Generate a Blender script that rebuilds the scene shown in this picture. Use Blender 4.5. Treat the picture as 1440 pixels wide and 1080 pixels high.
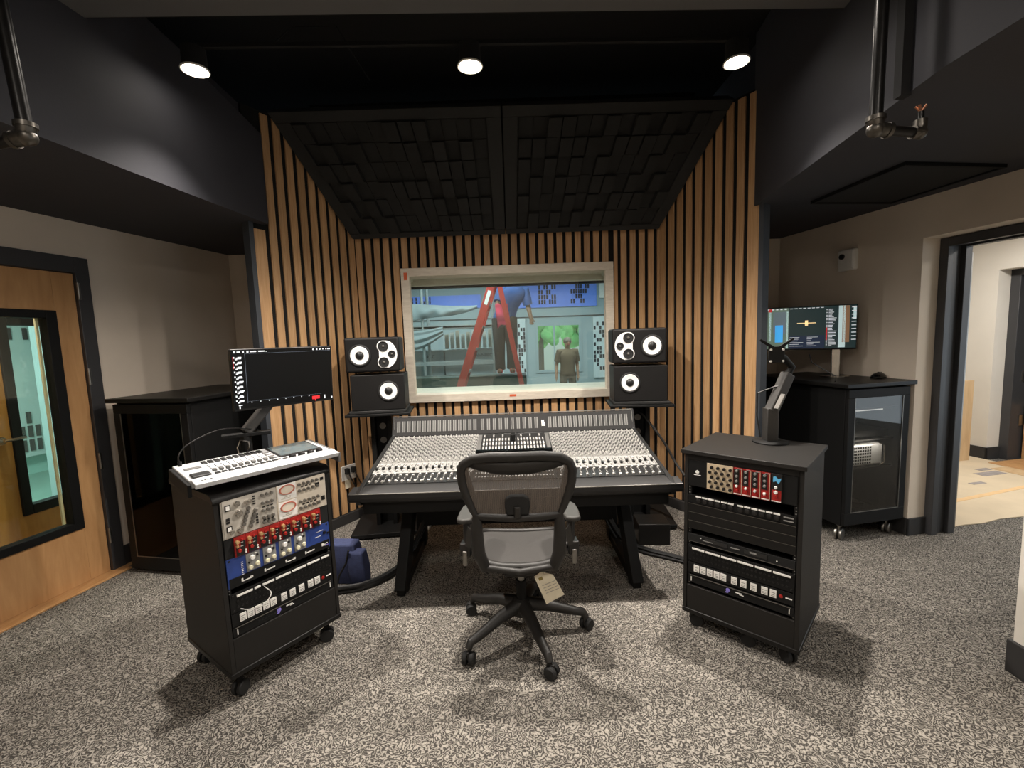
import bpy, bmesh, math, random
from mathutils import Matrix, Vector, Euler
random.seed(7)
for o in list(bpy.data.objects): bpy.data.objects.remove(o)
SC = bpy.context.scene; COL = SC.collection
PI = math.pi
def R(d): return d*PI/180

# ------------------------------------------------------------------ camera
FPX, PITCH, ROLL, CAMH = 630.0, .1009, .0342, 1.56
cam = bpy.data.cameras.new('camera'); cam.sensor_fit = 'HORIZONTAL'; cam.sensor_width = 36
cam.lens = 36*FPX/1440; cam.clip_start = .05; cam.clip_end = 100
camo = bpy.data.objects.new('camera', cam); COL.objects.link(camo)
fw = Vector((0, math.cos(PITCH), -math.sin(PITCH))); up = Vector((0, math.sin(PITCH), math.cos(PITCH))); rt = Vector((1, 0, 0))
c_, s_ = math.cos(ROLL), math.sin(ROLL)
rt2 = c_*rt - s_*up; up2 = s_*rt + c_*up
m = Matrix((rt2, up2, -fw)).transposed().to_4x4(); m.translation = (0, 0, CAMH)
camo.matrix_world = m; SC.camera = camo

# ------------------------------------------------------------------ world, exposure
w = bpy.data.worlds.new('sky'); SC.world = w; w.use_nodes = True
bg = w.node_tree.nodes['Background']; bg.inputs[0].default_value = (.78, .9, 1, 1); bg.inputs[1].default_value = 1.6
SC.view_settings.view_transform = 'Standard'; SC.view_settings.look = 'None'
SC.view_settings.exposure = 0.0; SC.view_settings.gamma = 1

# ------------------------------------------------------------------ large lights (ceiling luminaires' own light, plus added fill)
def area(name, loc, size, power, col=(1, .93, .84), rot=(0, 0, 0), sizey=None, spread=PI):
    l = bpy.data.lights.new(name, 'AREA'); l.energy = power; l.color = col; l.size = size; l.spread = spread
    if sizey: l.shape = 'RECTANGLE'; l.size_y = sizey
    else: l.shape = 'DISK'
    o = bpy.data.objects.new(name, l); COL.objects.link(o); o.location = loc; o.rotation_euler = rot
    return o
def spot(name, loc, power, col=(1, .93, .84), cone=110, blend=.6, radius=.035):
    l = bpy.data.lights.new(name, 'SPOT'); l.energy = power; l.color = col; l.spot_size = cone*PI/180; l.spot_blend = blend; l.shadow_soft_size = radius
    o = bpy.data.objects.new(name, l); COL.objects.link(o); o.location = loc; return o
WARM = (1, .92, .83)
# three downlights over the console, then the near ceiling downlights, then an added fill pair behind the camera
DL = [(-1.586, 2.48, 3.0), (-.164, 2.526, 3.0), (1.268, 2.57, 3.0)]
for p, tilt, cone in zip(DL, (24, 0, -20), (118, 150, 124)):      # the outer two are turned in towards the console
    spot('downlight_lamp', (p[0], p[1], p[2]-.02), 375, WARM, cone, .9).rotation_euler = (R(-6), R(-tilt), 0)
for x, y, p in ((-.95, 2.05, 22), (.95, 2.05, 22)):
    spot('near_ceiling_downlight_lamp', (x, y, 3.03), p, WARM, 150, .6, .05)
for x, y, p in ((-.9, -.3, 30), (.9, -.3, 30)):
    area('rear_fill_light', (x, y, 3.02), .3, p, WARM)  # unseen fill added behind the camera to lift the walls
for x, y, p in ((-.6, 5.5, 80), (1.4, 9.2, 110), (-1.6, 9.6, 110)):
    area('live_room_light', (x, y, 3.25), 1.2, p, (.92, 1, 1))  # the front one is added to light the case fronts, without a fixture
area('hall_lamp', (4.4, 4.0, 2.55), .6, 90, (1, .95, .88))
area('hall_lamp', (4.9, 2.3, 2.55), .6, 45, (1, .95, .88))
area('vestibule_lamp', (-3.25, 2.75, 2.40), .2, 26, (1, .93, .8))
area('corridor_lamp', (-5.2, 2.9, 2.85), .8, 170, (.85, 1, .97))

# ------------------------------------------------------------------ materials
def lin(c):
    return tuple(((v/255)/12.92 if v/255 <= .04045 else ((v/255+.055)/1.055)**2.4) for v in c)
def mat(name, col, rough=.5, metal=0., var=0., scale=12., bump=0., bscale=80., emit=0., spec=.5, alpha=1.):
    mt = bpy.data.materials.new(name); mt.use_nodes = True
    nt = mt.node_tree; b = nt.nodes['Principled BSDF']
    c = lin(col)
    b.inputs['Base Color'].default_value = (*c, 1); b.inputs['Roughness'].default_value = rough
    b.inputs['Metallic'].default_value = metal; b.inputs['Specular IOR Level'].default_value = spec
    b.inputs['Alpha'].default_value = alpha
    tc = None
    if var or bump:
        tc = nt.nodes.new('ShaderNodeTexCoord')
    if var:
        n = nt.nodes.new('ShaderNodeTexNoise'); n.inputs['Scale'].default_value = scale; n.inputs['Detail'].default_value = 4
        nt.links.new(tc.outputs['Object'], n.inputs['Vector'])
        r = nt.nodes.new('ShaderNodeValToRGB')
        r.color_ramp.elements[0].position = .3; r.color_ramp.elements[1].position = .7
        r.color_ramp.elements[0].color = (*[v*(1-var) for v in c], 1); r.color_ramp.elements[1].color = (*[min(1, v*(1+var)) for v in c], 1)
        nt.links.new(n.outputs['Fac'], r.inputs['Fac']); nt.links.new(r.outputs['Color'], b.inputs['Base Color'])
    if bump:
        n2 = nt.nodes.new('ShaderNodeTexNoise'); n2.inputs['Scale'].default_value = bscale; n2.inputs['Detail'].default_value = 3
        nt.links.new(tc.outputs['Object'], n2.inputs['Vector'])
        bp = nt.nodes.new('ShaderNodeBump'); bp.inputs['Strength'].default_value = bump; bp.inputs['Distance'].default_value = .01
        nt.links.new(n2.outputs['Fac'], bp.inputs['Height']); nt.links.new(bp.outputs['Normal'], b.inputs['Normal'])
    if emit:
        b.inputs['Emission Color'].default_value = (*c, 1); b.inputs['Emission Strength'].default_value = emit
    return mt
def wood(name, c1, c2, grain=(22, 22, 1.2), rough=.5, island=True, hue=.0):
    mt = bpy.data.materials.new(name); mt.use_nodes = True; nt = mt.node_tree; b = nt.nodes['Principled BSDF']
    b.inputs['Roughness'].default_value = rough; b.inputs['Specular IOR Level'].default_value = .35
    tc = nt.nodes.new('ShaderNodeTexCoord'); mp = nt.nodes.new('ShaderNodeMapping'); mp.inputs['Scale'].default_value = grain
    nt.links.new(tc.outputs['Object'], mp.inputs['Vector'])
    n = nt.nodes.new('ShaderNodeTexNoise'); n.inputs['Scale'].default_value = 3.2; n.inputs['Detail'].default_value = 6; n.inputs['Roughness'].default_value = .62
    n.inputs['Distortion'].default_value = .6
    r = nt.nodes.new('ShaderNodeValToRGB'); r.color_ramp.elements[0].position = .28; r.color_ramp.elements[1].position = .72
    r.color_ramp.elements[0].color = (*lin(c1), 1); r.color_ramp.elements[1].color = (*lin(c2), 1)
    nt.links.new(n.outputs['Fac'], r.inputs['Fac'])
    last = r.outputs['Color']
    if island:
        g = nt.nodes.new('ShaderNodeNewGeometry'); ad = nt.nodes.new('ShaderNodeVectorMath'); ad.operation = 'ADD'
        cm = nt.nodes.new('ShaderNodeCombineXYZ'); mu = nt.nodes.new('ShaderNodeMath'); mu.operation = 'MULTIPLY'; mu.inputs[1].default_value = 60
        nt.links.new(g.outputs['Random Per Island'], mu.inputs[0])
        for k in range(3): nt.links.new(mu.outputs[0], cm.inputs[k])
        nt.links.new(mp.outputs['Vector'], ad.inputs[0]); nt.links.new(cm.outputs[0], ad.inputs[1]); nt.links.new(ad.outputs[0], n.inputs['Vector'])
        hs = nt.nodes.new('ShaderNodeHueSaturation'); mr = nt.nodes.new('ShaderNodeMapRange'); mr.inputs['To Min'].default_value = .78; mr.inputs['To Max'].default_value = 1.08
        nt.links.new(g.outputs['Random Per Island'], mr.inputs['Value']); nt.links.new(mr.outputs[0], hs.inputs['Value']); nt.links.new(last, hs.inputs['Color'])
        last = hs.outputs['Color']
    else: nt.links.new(mp.outputs['Vector'], n.inputs['Vector'])
    nt.links.new(last, b.inputs['Base Color'])
    return mt
def carpet_mat():
    mt = bpy.data.materials.new('loop_pile_carpet'); mt.use_nodes = True; nt = mt.node_tree; b = nt.nodes['Principled BSDF']
    b.inputs['Roughness'].default_value = .95; b.inputs['Specular IOR Level'].default_value = .1
    tc = nt.nodes.new('ShaderNodeTexCoord')
    n = nt.nodes.new('ShaderNodeTexNoise'); n.inputs['Scale'].default_value = 31; n.inputs['Detail'].default_value = 0; n.inputs['Distortion'].default_value = .35
    nt.links.new(tc.outputs['Object'], n.inputs['Vector'])
    s = nt.nodes.new('ShaderNodeMath'); s.operation = 'MULTIPLY'; s.inputs[1].default_value = 32
    a = nt.nodes.new('ShaderNodeMath'); a.operation = 'SINE'
    n2 = nt.nodes.new('ShaderNodeTexNoise'); n2.inputs['Scale'].default_value = 85; n2.inputs['Detail'].default_value = 0
    nt.links.new(tc.outputs['Object'], n2.inputs['Vector'])
    s2 = nt.nodes.new('ShaderNodeMath'); s2.operation = 'MULTIPLY_ADD'; s2.inputs[1].default_value = 11
    nt.links.new(n.outputs['Fac'], s.inputs[0]); nt.links.new(n2.outputs['Fac'], s2.inputs[0]); nt.links.new(s.outputs[0], s2.inputs[2]); nt.links.new(s2.outputs[0], a.inputs[0])
    ma = nt.nodes.new('ShaderNodeMath'); ma.operation = 'MULTIPLY_ADD'; ma.inputs[1].default_value = .5; ma.inputs[2].default_value = .5
    nt.links.new(a.outputs[0], ma.inputs[0]); a = ma
    r = nt.nodes.new('ShaderNodeValToRGB'); e = r.color_ramp.elements
    e[0].position = .05; e[0].color = (*lin((66, 63, 60)), 1); e[1].position = .45; e[1].color = (*lin((122, 117, 110)), 1)
    x = e.new(.9); x.color = (*lin((156, 150, 141)), 1)
    nt.links.new(a.outputs[0], r.inputs['Fac'])
    n3 = nt.nodes.new('ShaderNodeTexNoise'); n3.inputs['Scale'].default_value = 260; n3.inputs['Detail'].default_value = 2
    nt.links.new(tc.outputs['Object'], n3.inputs['Vector'])
    mr = nt.nodes.new('ShaderNodeMapRange'); mr.inputs['To Min'].default_value = .62; mr.inputs['To Max'].default_value = 1.3
    nt.links.new(n3.outputs['Fac'], mr.inputs['Value'])
    mx = nt.nodes.new('ShaderNodeVectorMath'); mx.operation = 'SCALE'
    nt.links.new(r.outputs['Color'], mx.inputs[0]); nt.links.new(mr.outputs[0], mx.inputs['Scale'])
    nt.links.new(mx.outputs[0], b.inputs['Base Color'])
    bp = nt.nodes.new('ShaderNodeBump'); bp.inputs['Strength'].default_value = .8; bp.inputs['Distance'].default_value = .006
    nt.links.new(a.outputs[0], bp.inputs['Height']); nt.links.new(bp.outputs['Normal'], b.inputs['Normal'])
    return mt
def glass_mat(name, tint=(1, 1, 1), refl=.06):
    mt = bpy.data.materials.new(name); mt.use_nodes = True; nt = mt.node_tree
    nt.nodes.remove(nt.nodes['Principled BSDF'])
    t = nt.nodes.new('ShaderNodeBsdfTransparent'); t.inputs[0].default_value = (*tint, 1)
    g = nt.nodes.new('ShaderNodeBsdfGlossy'); g.inputs['Roughness'].default_value = .01
    fr = nt.nodes.new('ShaderNodeLayerWeight'); fr.inputs['Blend'].default_value = .5
    pw = nt.nodes.new('ShaderNodeMath'); pw.operation = 'POWER'; pw.inputs[1].default_value = 5
    ml = nt.nodes.new('ShaderNodeMath'); ml.operation = 'MULTIPLY_ADD'; ml.inputs[1].default_value = .9; ml.inputs[2].default_value = refl; ml.use_clamp = True
    nt.links.new(fr.outputs['Facing'], pw.inputs[0]); nt.links.new(pw.outputs[0], ml.inputs[0])
    mx = nt.nodes.new('ShaderNodeMixShader')
    nt.links.new(ml.outputs[0], mx.inputs[0]); nt.links.new(t.outputs[0], mx.inputs[1]); nt.links.new(g.outputs[0], mx.inputs[2])
    nt.links.new(mx.outputs[0], nt.nodes['Material Output'].inputs[0])
    return mt
def mesh_fabric(name, col, open_=.35):
    mt = bpy.data.materials.new(name); mt.use_nodes = True; nt = mt.node_tree; b = nt.nodes['Principled BSDF']
    b.inputs['Base Color'].default_value = (*lin(col), 1); b.inputs['Roughness'].default_value = .7
    tc = nt.nodes.new('ShaderNodeTexCoord'); wv = nt.nodes.new('ShaderNodeTexWave'); wv.inputs['Scale'].default_value = 60; wv.bands_direction = 'X'
    nt.links.new(tc.outputs['Object'], wv.inputs['Vector'])
    mr = nt.nodes.new('ShaderNodeMapRange'); mr.inputs['To Min'].default_value = 1-open_*1.6; mr.inputs['To Max'].default_value = 1-open_*.4
    nt.links.new(wv.outputs['Fac'], mr.inputs['Value']); nt.links.new(mr.outputs[0], b.inputs['Alpha'])
    return mt
K = dict(
 carpet=carpet_mat(),
 wall=mat('warm_grey_wall_paint', (220, 207, 191), .9, var=.04, scale=3, bump=.05, bscale=180),
 hallwall=mat('white_hall_paint', (214, 208, 198), .9, var=.03, scale=3),
 ceil=mat('black_ceiling_paint', (21, 21, 22), .9, var=.1, scale=2),
 void=mat('flat_black_plenum', (4, 4, 4), .95, var=.2, scale=2),
 soff=mat('dark_slate_soffit_paint', (47, 47, 53), .75, var=.05, scale=2, bump=.04, bscale=120),
 beam=mat('dark_grey_beam_paint', (84, 83, 83), .85, var=.05, scale=2),
 slate=mat('dark_slate_trim_paint', (50, 54, 60), .6, var=.06, scale=6),
 base=mat('charcoal_baseboard', (44, 43, 43), .6, var=.08, scale=6),
 frame=mat('charcoal_steel_door_frame', (58, 58, 60), .45, var=.06, scale=5),
 slat=wood('oak_slat', (168, 126, 86), (202, 164, 120)),
 door=wood('maple_door_veneer', (172, 128, 84), (198, 154, 106), (5, 5, .7), .4, False),
 doorin=wood('maple_inner_door_veneer', (150, 104, 48), (176, 128, 66), (5, 5, .7), .4, False),
 oakplank=wood('oak_threshold', (176, 128, 80), (204, 160, 112), (14, 2, 14), .45, False),
 winwood=wood('limed_window_wood', (188, 178, 163), (210, 201, 186), (3, 16, 16), .6, False),
 board=mat('black_slat_backing', (7, 7, 6), .95, var=.2, scale=5),
 foam=mat('black_acoustic_foam', (34, 34, 33), .95, var=.12, scale=40, bump=.3, bscale=300),
 cloudframe=mat('black_cloud_fabric', (38, 38, 37), .9, var=.1, scale=60),
 black=mat('black_laminate', (19, 18, 17), .42, var=.08, scale=14, spec=.3),
 blackmatt=mat('matt_black_powder_coat', (14, 14, 14), .6, var=.1, scale=20, spec=.25),
 rackpaint=mat('textured_black_rack_paint', (27, 25, 23), .55, var=.1, scale=160, bump=.12, bscale=500, spec=.3),
 blackgloss=mat('gloss_black', (10, 10, 10), .12),
 dark=mat('dark_cavity', (6, 6, 6), .9, var=.2, scale=9),
 rubber=mat('black_rubber', (20, 20, 20), .7, var=.1, scale=30),
 plastic=mat('charcoal_plastic', (48, 46, 44), .5, var=.06, scale=30),
 graphite=mat('graphite_chair_plastic', (32, 30, 28), .5, var=.05, scale=30),
 padg=mat('grey_arm_pad', (54, 52, 49), .6, var=.06, scale=30),
 chrome=mat('polished_steel', (200, 196, 190), .2, 1, var=.05, scale=20),
 steel=mat('brushed_steel', (150, 147, 142), .38, 1, var=.08, scale=40),
 pipe=mat('black_iron_pipe', (34, 33, 32), .32, .6, var=.2, scale=40),
 pipefit=mat('worn_iron_fitting', (92, 88, 82), .38, .9, var=.2, scale=50),
 copper=mat('bare_copper', (196, 140, 112), .35, .9, var=.15, scale=60),
 white=mat('white_plastic', (226, 224, 219), .45, var=.03, scale=20),
 cone=mat('white_speaker_cone', (236, 236, 234), .4, var=.02, scale=20),
 cap=mat('dark_dust_cap', (30, 30, 30), .35, var=.1, scale=30),
 spk=mat('black_speaker_lacquer', (17, 16, 16), .55, var=.06, scale=30, spec=.3),
 csilver=mat('console_silver_panel', (162, 161, 158), .45, .25, var=.1, scale=60),
 cgrey=mat('console_grey_panel', (98, 97, 95), .5, .2, var=.1, scale=60),
 cdark=mat('console_charcoal_panel', (30, 30, 30), .45, var=.08, scale=30),
 crest=mat('console_armrest_vinyl', (32, 31, 31), .6, var=.06, scale=40, bump=.06, bscale=400),
 knobl=mat('pale_grey_knob', (184, 182, 178), .4, var=.05, scale=80),
 knobm=mat('mid_grey_knob', (128, 127, 124), .4, var=.05, scale=80),
 knobk=mat('black_knob', (22, 21, 21), .4, var=.1, scale=80),
 lcd=mat('meter_bar_panel', (140, 140, 137), .35, var=.06, scale=80),
 cream=mat('cream_faceplate', (206, 196, 180), .5, var=.05, scale=30),
 silverface=mat('silver_faceplate', (186, 180, 170), .42, .25, var=.06, scale=40),
 beige=mat('beige_aluminium', (196, 178, 150), .45, .1, var=.05, scale=50),
 red=mat('red_module_face', (150, 28, 24), .4, var=.12, scale=60),
 gold=mat('brass_knob', (214, 176, 124), .3, .6, var=.1, scale=60),
 blue=mat('royal_blue_faceplate', (38, 62, 128), .45, var=.08, scale=40),
 greyface=mat('grey_eq_faceplate', (128, 128, 126), .5, var=.06, scale=40),
 ivory=mat('ivory_knob', (222, 216, 186), .4, var=.05, scale=60),
 purple=mat('violet_logo_print', (128, 118, 196), .5, var=.1, scale=60),
 cyan=mat('sky_blue_print', (88, 170, 214), .5, var=.08, scale=60),
 silverdesk=mat('silver_control_desk', (206, 208, 210), .35, .35, var=.04, scale=30),
 screenoff=mat('dark_lcd_glass', (78, 90, 94), .15, var=.12, scale=8),
 scrblack=mat('lit_black_screen', (9, 9, 9), .3, emit=.4, var=0, spec=.2),
 scrwhite=mat('lit_white_pixels', (210, 214, 218), .3, emit=.7),
 scrred=mat('lit_red_pixels', (190, 40, 44), .3, emit=.7),
 scrteal=mat('lit_dark_teal_pixels', (24, 42, 44), .3, emit=.8),
 scrnavy=mat('lit_navy_pixels', (18, 34, 56), .3, emit=.8),
 scrgreen=mat('lit_sage_pixels', (92, 110, 96), .3, emit=.8, var=.0),
 scrgrey=mat('lit_slate_pixels', (96, 104, 116), .3, emit=.8),
 scrblue=mat('lit_azure_pixels', (60, 160, 226), .3, emit=.9),
 scrtan=mat('lit_bronze_pixels', (120, 90, 66), .3, emit=.8),
 scrgold=mat('lit_amber_pixels', (240, 206, 150), .3, emit=1.),
 scrpale=mat('lit_pale_pixels', (176, 196, 196), .3, emit=.8),
 lamp=mat('glowing_lamp_lens', (255, 246, 232), .4, emit=40.),
 lampring=mat('lamp_trim_ring', (216, 212, 204), .3, .1, var=.1, scale=40),
 glass=glass_mat('window_glass', (.96, 1, .99), .05),
 doorglass=glass_mat('door_vision_glass', (.93, .98, .95), .05),
 cabglass=glass_mat('smoked_cabinet_glass', (.84, .82, .78), .07),
 cabglass2=glass_mat('dark_cabinet_glass', (.12, .12, .12), .012),
 back=mesh_fabric('chair_mesh_fabric', (104, 95, 87), .24),
 seatm=mat('grey_seat_mesh', (56, 54, 52), .75, var=.12, scale=200, bump=.2, bscale=300),
 tag=mat('cream_card', (216, 206, 182), .7, var=.04, scale=30),
 tagprint=mat('olive_print', (128, 112, 60), .7, var=.1, scale=60),
 bluebag=mat('navy_canvas', (50, 58, 92), .85, var=.14, scale=40, bump=.2, bscale=160),
 cable=mat('black_cable_jacket', (17, 17, 17), .5, var=.1, scale=60),
 cardboard=mat('floor_protection_card', (206, 188, 160), .85, var=.06, scale=4),
 tape=mat('orange_tape_line', (222, 186, 138), .7, var=.06, scale=20),
 scuff=mat('grey_scuff_print', (150, 142, 138), .85, var=.2, scale=20),
 ply=wood('plywood', (190, 158, 118), (210, 180, 140), (4, 4, .8), .7, False),
 live=mat('pale_grey_live_room_paint', (158, 172, 176), .85, var=.03, scale=2),
 livefloor=mat('green_grey_live_room_floor', (60, 84, 78), .6, var=.1, scale=4),
 bluepanel=mat('cobalt_acoustic_panel', (112, 146, 240), .8, var=.05, scale=10),
 perf=mat('white_acoustic_panel', (206, 214, 216), .8, var=.03, scale=10),
 slot=mat('black_panel_slot', (24, 26, 40), .9, var=.1, scale=20),
 ladder=mat('red_fibreglass', (168, 44, 34), .45, var=.14, scale=14),
 alu=mat('scuffed_aluminium', (170, 176, 176), .4, .5, var=.1, scale=20),
 cloth=mat('white_drop_cloth', (158, 170, 174), .9, var=.05, scale=10),
 case=mat('grey_storage_case', (168, 180, 182), .6, var=.06, scale=8),
 caseink=mat('dark_stencil_ink', (40, 48, 50), .6, var=.1, scale=40),
 green=mat('dark_green_bench', (22, 54, 46), .6, var=.1, scale=10),
 skin=mat('skin', (150, 112, 88), .6, var=.06, scale=20),
 shirt=mat('olive_brown_tee', (84, 70, 52), .9, var=.1, scale=30),
 trouser=mat('dark_trousers', (40, 42, 46), .9, var=.1, scale=30),
 khaki=mat('brown_trousers', (74, 62, 48), .9, var=.1, scale=30),
 blueshirt=mat('blue_work_shirt', (70, 100, 160), .9, var=.1, scale=30),
 hair=mat('grey_stubble', (92, 84, 76), .9, var=.2, scale=90),
 brownhair=mat('dark_hair', (40, 32, 26), .9, var=.2, scale=90),
 pink=mat('pink_cloth', (236, 74, 106), .85, var=.1, scale=20),
 shoe=mat('coral_shoe', (226, 92, 84), .7, var=.1, scale=20),
 shoed=mat('dark_shoe', (36, 34, 32), .7, var=.1, scale=20),
 leaf=mat('leaf_green', (132, 190, 116), .8, var=.35, scale=3),
 bark=mat('bark', (96, 84, 70), .9, var=.2, scale=8),
 lawn=mat('pale_gravel_yard', (190, 196, 180), .95, var=.15, scale=2),
 teal=mat('pale_teal_wall', (168, 206, 200), .85, var=.05, scale=2),
 tealfloor=mat('teal_grey_floor', (128, 158, 150), .7, var=.08, scale=3),
 seal=mat('ivory_glazing_bead', (222, 204, 164), .5, var=.04, scale=20),
 metermat=mat('dark_meter_panel', (40, 39, 39), .85, var=.06, scale=30),
 meterglass=mat('grey_meter_window', (92, 91, 89), .7, var=.06, scale=30),
 orange=mat('orange_label', (196, 88, 48), .6, var=.1, scale=40),
)

# ------------------------------------------------------------------ mesh builder
class MB:
    def __init__(s, T=None): s.v = []; s.f = []; s.mi = []; s.mats = []; s.T = T
    def slot(s, mt):
        if mt not in s.mats: s.mats.append(mt)
        return s.mats.index(mt)
    def add(s, vs, fs, mt, T=None):
        k = len(s.v); i = s.slot(mt)
        for p in vs:
            p = Vector(p)
            if T is not None: p = T @ p
            if s.T is not None: p = s.T @ p
            s.v.append(p)
        for f in fs: s.f.append([a+k for a in f]); s.mi.append(i)
        return s
    def box(s, x0, x1, y0, y1, z0, z1, mt, T=None):
        return s.add([(x0,y0,z0),(x1,y0,z0),(x1,y1,z0),(x0,y1,z0),(x0,y0,z1),(x1,y0,z1),(x1,y1,z1),(x0,y1,z1)],
                     [(0,3,2,1),(4,5,6,7),(0,1,5,4),(1,2,6,5),(2,3,7,6),(3,0,4,7)], mt, T)
    def cbox(s, c, d, mt, T=None):
        return s.box(c[0]-d[0]/2, c[0]+d[0]/2, c[1]-d[1]/2, c[1]+d[1]/2, c[2]-d[2]/2, c[2]+d[2]/2, mt, T)
    def bar(s, p0, p1, wx, wy, mt, upv=(0, 0, 1)):
        p0, p1 = Vector(p0), Vector(p1); d = (p1-p0); L = d.length; d.normalize()
        u = Vector(upv)
        if abs(u.dot(d)) > .98: u = Vector((0, 1, 0))
        a = d.cross(u).normalized(); b = a.cross(d)
        T = Matrix((a, b, d)).transposed().to_4x4(); T.translation = p0
        return s.box(-wx/2, wx/2, -wy/2, wy/2, 0, L, mt, T)
    def tube(s, pts, r, mt, n=8, closed=False, cap=True, sx=1.):
        pts = [Vector(p) for p in pts]; N = len(pts); vs = []; fs = []
        rr = r if isinstance(r, (list, tuple)) else [r]*N
        prev = None
        for i, p in enumerate(pts):
            a = pts[(i-1) % N] if (closed or i > 0) else p; b = pts[(i+1) % N] if (closed or i < N-1) else p
            d = (b-a).normalized()
            if prev is None:
                u = Vector((0, 0, 1)) if abs(d.z) < .9 else Vector((0, 1, 0))
                u = (u-d*u.dot(d)).normalized()
            else:
                u = (prev-d*prev.dot(d)).normalized()
            prev = u; q = d.cross(u)
            for k in range(n):
                t = 2*PI*k/n; vs.append(p+(u*math.cos(t)*sx+q*math.sin(t))*rr[i])
        M = N if closed else N-1
        for i in range(M):
            j = (i+1) % N
            for k in range(n):
                l = (k+1) % n; fs.append((i*n+k, i*n+l, j*n+l, j*n+k))
        if cap and not closed: fs.append(tuple(range(n-1, -1, -1))); fs.append(tuple((N-1)*n+k for k in range(n)))
        return s.add(vs, fs, mt)
    def cyl(s, p0, p1, r, mt, r1=None, n=16):
        return s.tube([p0, p1], [r, r if r1 is None else r1], mt, n)
    def lathe(s, prof, mt, T=None, n=20, cap=True):      # prof (r,z) about local z
        vs = []; fs = []; N = len(prof)
        for r, z in prof:
            for k in range(n):
                t = 2*PI*k/n; vs.append((max(r, 1e-5)*math.cos(t), max(r, 1e-5)*math.sin(t), z))
        for i in range(N-1):
            for k in range(n):
                l = (k+1) % n; fs.append((i*n+k, i*n+l, (i+1)*n+l, (i+1)*n+k))
        if cap: fs.append(tuple(range(n-1, -1, -1))); fs.append(tuple((N-1)*n+k for k in range(n)))
        return s.add(vs, fs, mt, T)
    def prism(s, poly, ext, mt, T=None):
        N = len(poly); e = Vector(ext); a = [Vector(p) for p in poly]; vs = a+[p+e for p in a]
        fs = [tuple(range(N-1, -1, -1)), tuple(range(N, 2*N))]+[(i, (i+1) % N, N+(i+1) % N, N+i) for i in range(N)]
        return s.add(vs, fs, mt, T)
    def ball(s, c, r, mt, n=14, m_=8, sc=(1, 1, 1)):
        vs = []; fs = []
        for i in range(m_+1):
            a = PI*i/m_
            for k in range(n):
                t = 2*PI*k/n; ra = max(math.sin(a), 1e-4)
                vs.append((c[0]+r*sc[0]*ra*math.cos(t), c[1]+r*sc[1]*ra*math.sin(t), c[2]+r*sc[2]*math.cos(a)))
        for i in range(m_):
            for k in range(n):
                l = (k+1) % n; fs.append((i*n+k, (i+1)*n+k, (i+1)*n+l, i*n+l))
        return s.add(vs, fs, mt)
    def grid(s, fn, nu, nv, mt):
        vs = [fn(i/nu, j/nv) for j in range(nv+1) for i in range(nu+1)]
        fs = [(j*(nu+1)+i, j*(nu+1)+i+1, (j+1)*(nu+1)+i+1, (j+1)*(nu+1)+i) for j in range(nv) for i in range(nu)]
        return s.add(vs, fs, mt)
    def mesh(s, name, smooth=True):
        me = bpy.data.meshes.new(name)
        me.from_pydata([tuple(p) for p in s.v], [], s.f)
        for mt in s.mats: me.materials.append(mt)
        me.polygons.foreach_set('material_index', s.mi)
        bm = bmesh.new(); bm.from_mesh(me); bmesh.ops.recalc_face_normals(bm, faces=bm.faces); bm.to_mesh(me); bm.free()
        if smooth:
            me.polygons.foreach_set('use_smooth', [True]*len(me.polygons)); me.set_sharp_from_angle(angle=R(38))
        me.update(); return me
    def build(s, name, parent=None, bevel=0., seg=2, label=None, kind=None, loc=None, smooth=True):
        return link(name, s.mesh(name, smooth), parent, loc, None, bevel, seg, label, kind)
def link(name, me, parent=None, loc=None, rot=None, bevel=0., seg=2, label=None, kind=None):
    o = bpy.data.objects.new(name, me); COL.objects.link(o)
    if parent is not None: o.parent = parent
    if loc is not None: o.location = loc
    if rot is not None: o.rotation_euler = rot
    if bevel:
        b = o.modifiers.new('bevel', 'BEVEL'); b.width = bevel; b.segments = seg; b.limit_method = 'ANGLE'; b.angle_limit = R(40)
    if label: o['label'] = label
    if kind: o['kind'] = kind
    return o
def tag(o, label, cat, group=None):
    o['label'] = label; o['category'] = cat
    if group: o['group'] = group
    return o
def thing(name, label, cat, loc=(0, 0, 0), rz=0., group=None, rot=None):
    o = bpy.data.objects.new(name, None); COL.objects.link(o); o.empty_display_size = .05
    o.location = loc; o.rotation_euler = rot if rot is not None else (0, 0, rz)
    return tag(o, label, cat, group)
def struct(o): o['kind'] = 'structure'; return o
def B(name, parent, x0, x1, y0, y1, z0, z1, mt, bevel=0., label=None):
    return MB().box(x0, x1, y0, y1, z0, z1, mt).build(name, parent, bevel, label=label)
def text(name, s, size, mt, parent, loc, rot, ext=.0006, align='LEFT'):
    cu = bpy.data.curves.new(name, 'FONT'); cu.body = s; cu.size = size; cu.extrude = ext; cu.align_x = align
    cu.materials.append(mt)
    o = bpy.data.objects.new(name, cu); COL.objects.link(o); bpy.context.view_layer.update()
    me = bpy.data.meshes.new_from_object(o); bpy.data.objects.remove(o)
    return link(name, me, parent, loc, rot)
def smooth(pts, n=6):
    P_ = [Vector(p) for p in pts]; P_ = [P_[0]*2-P_[1]]+P_+[P_[-1]*2-P_[-2]]; out = []
    for i in range(1, len(P_)-2):
        for k in range(n):
            t = k/n; a, b, c, d = P_[i-1:i+3]
            out.append(.5*((2*b)+(c-a)*t+(2*a-5*b+4*c-d)*t*t+(3*b-a-3*c+d)*t*t*t))
    out.append(P_[-2]); return out
FRONT = (PI/2, 0, 0)       # text on a face looking towards -y
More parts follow.
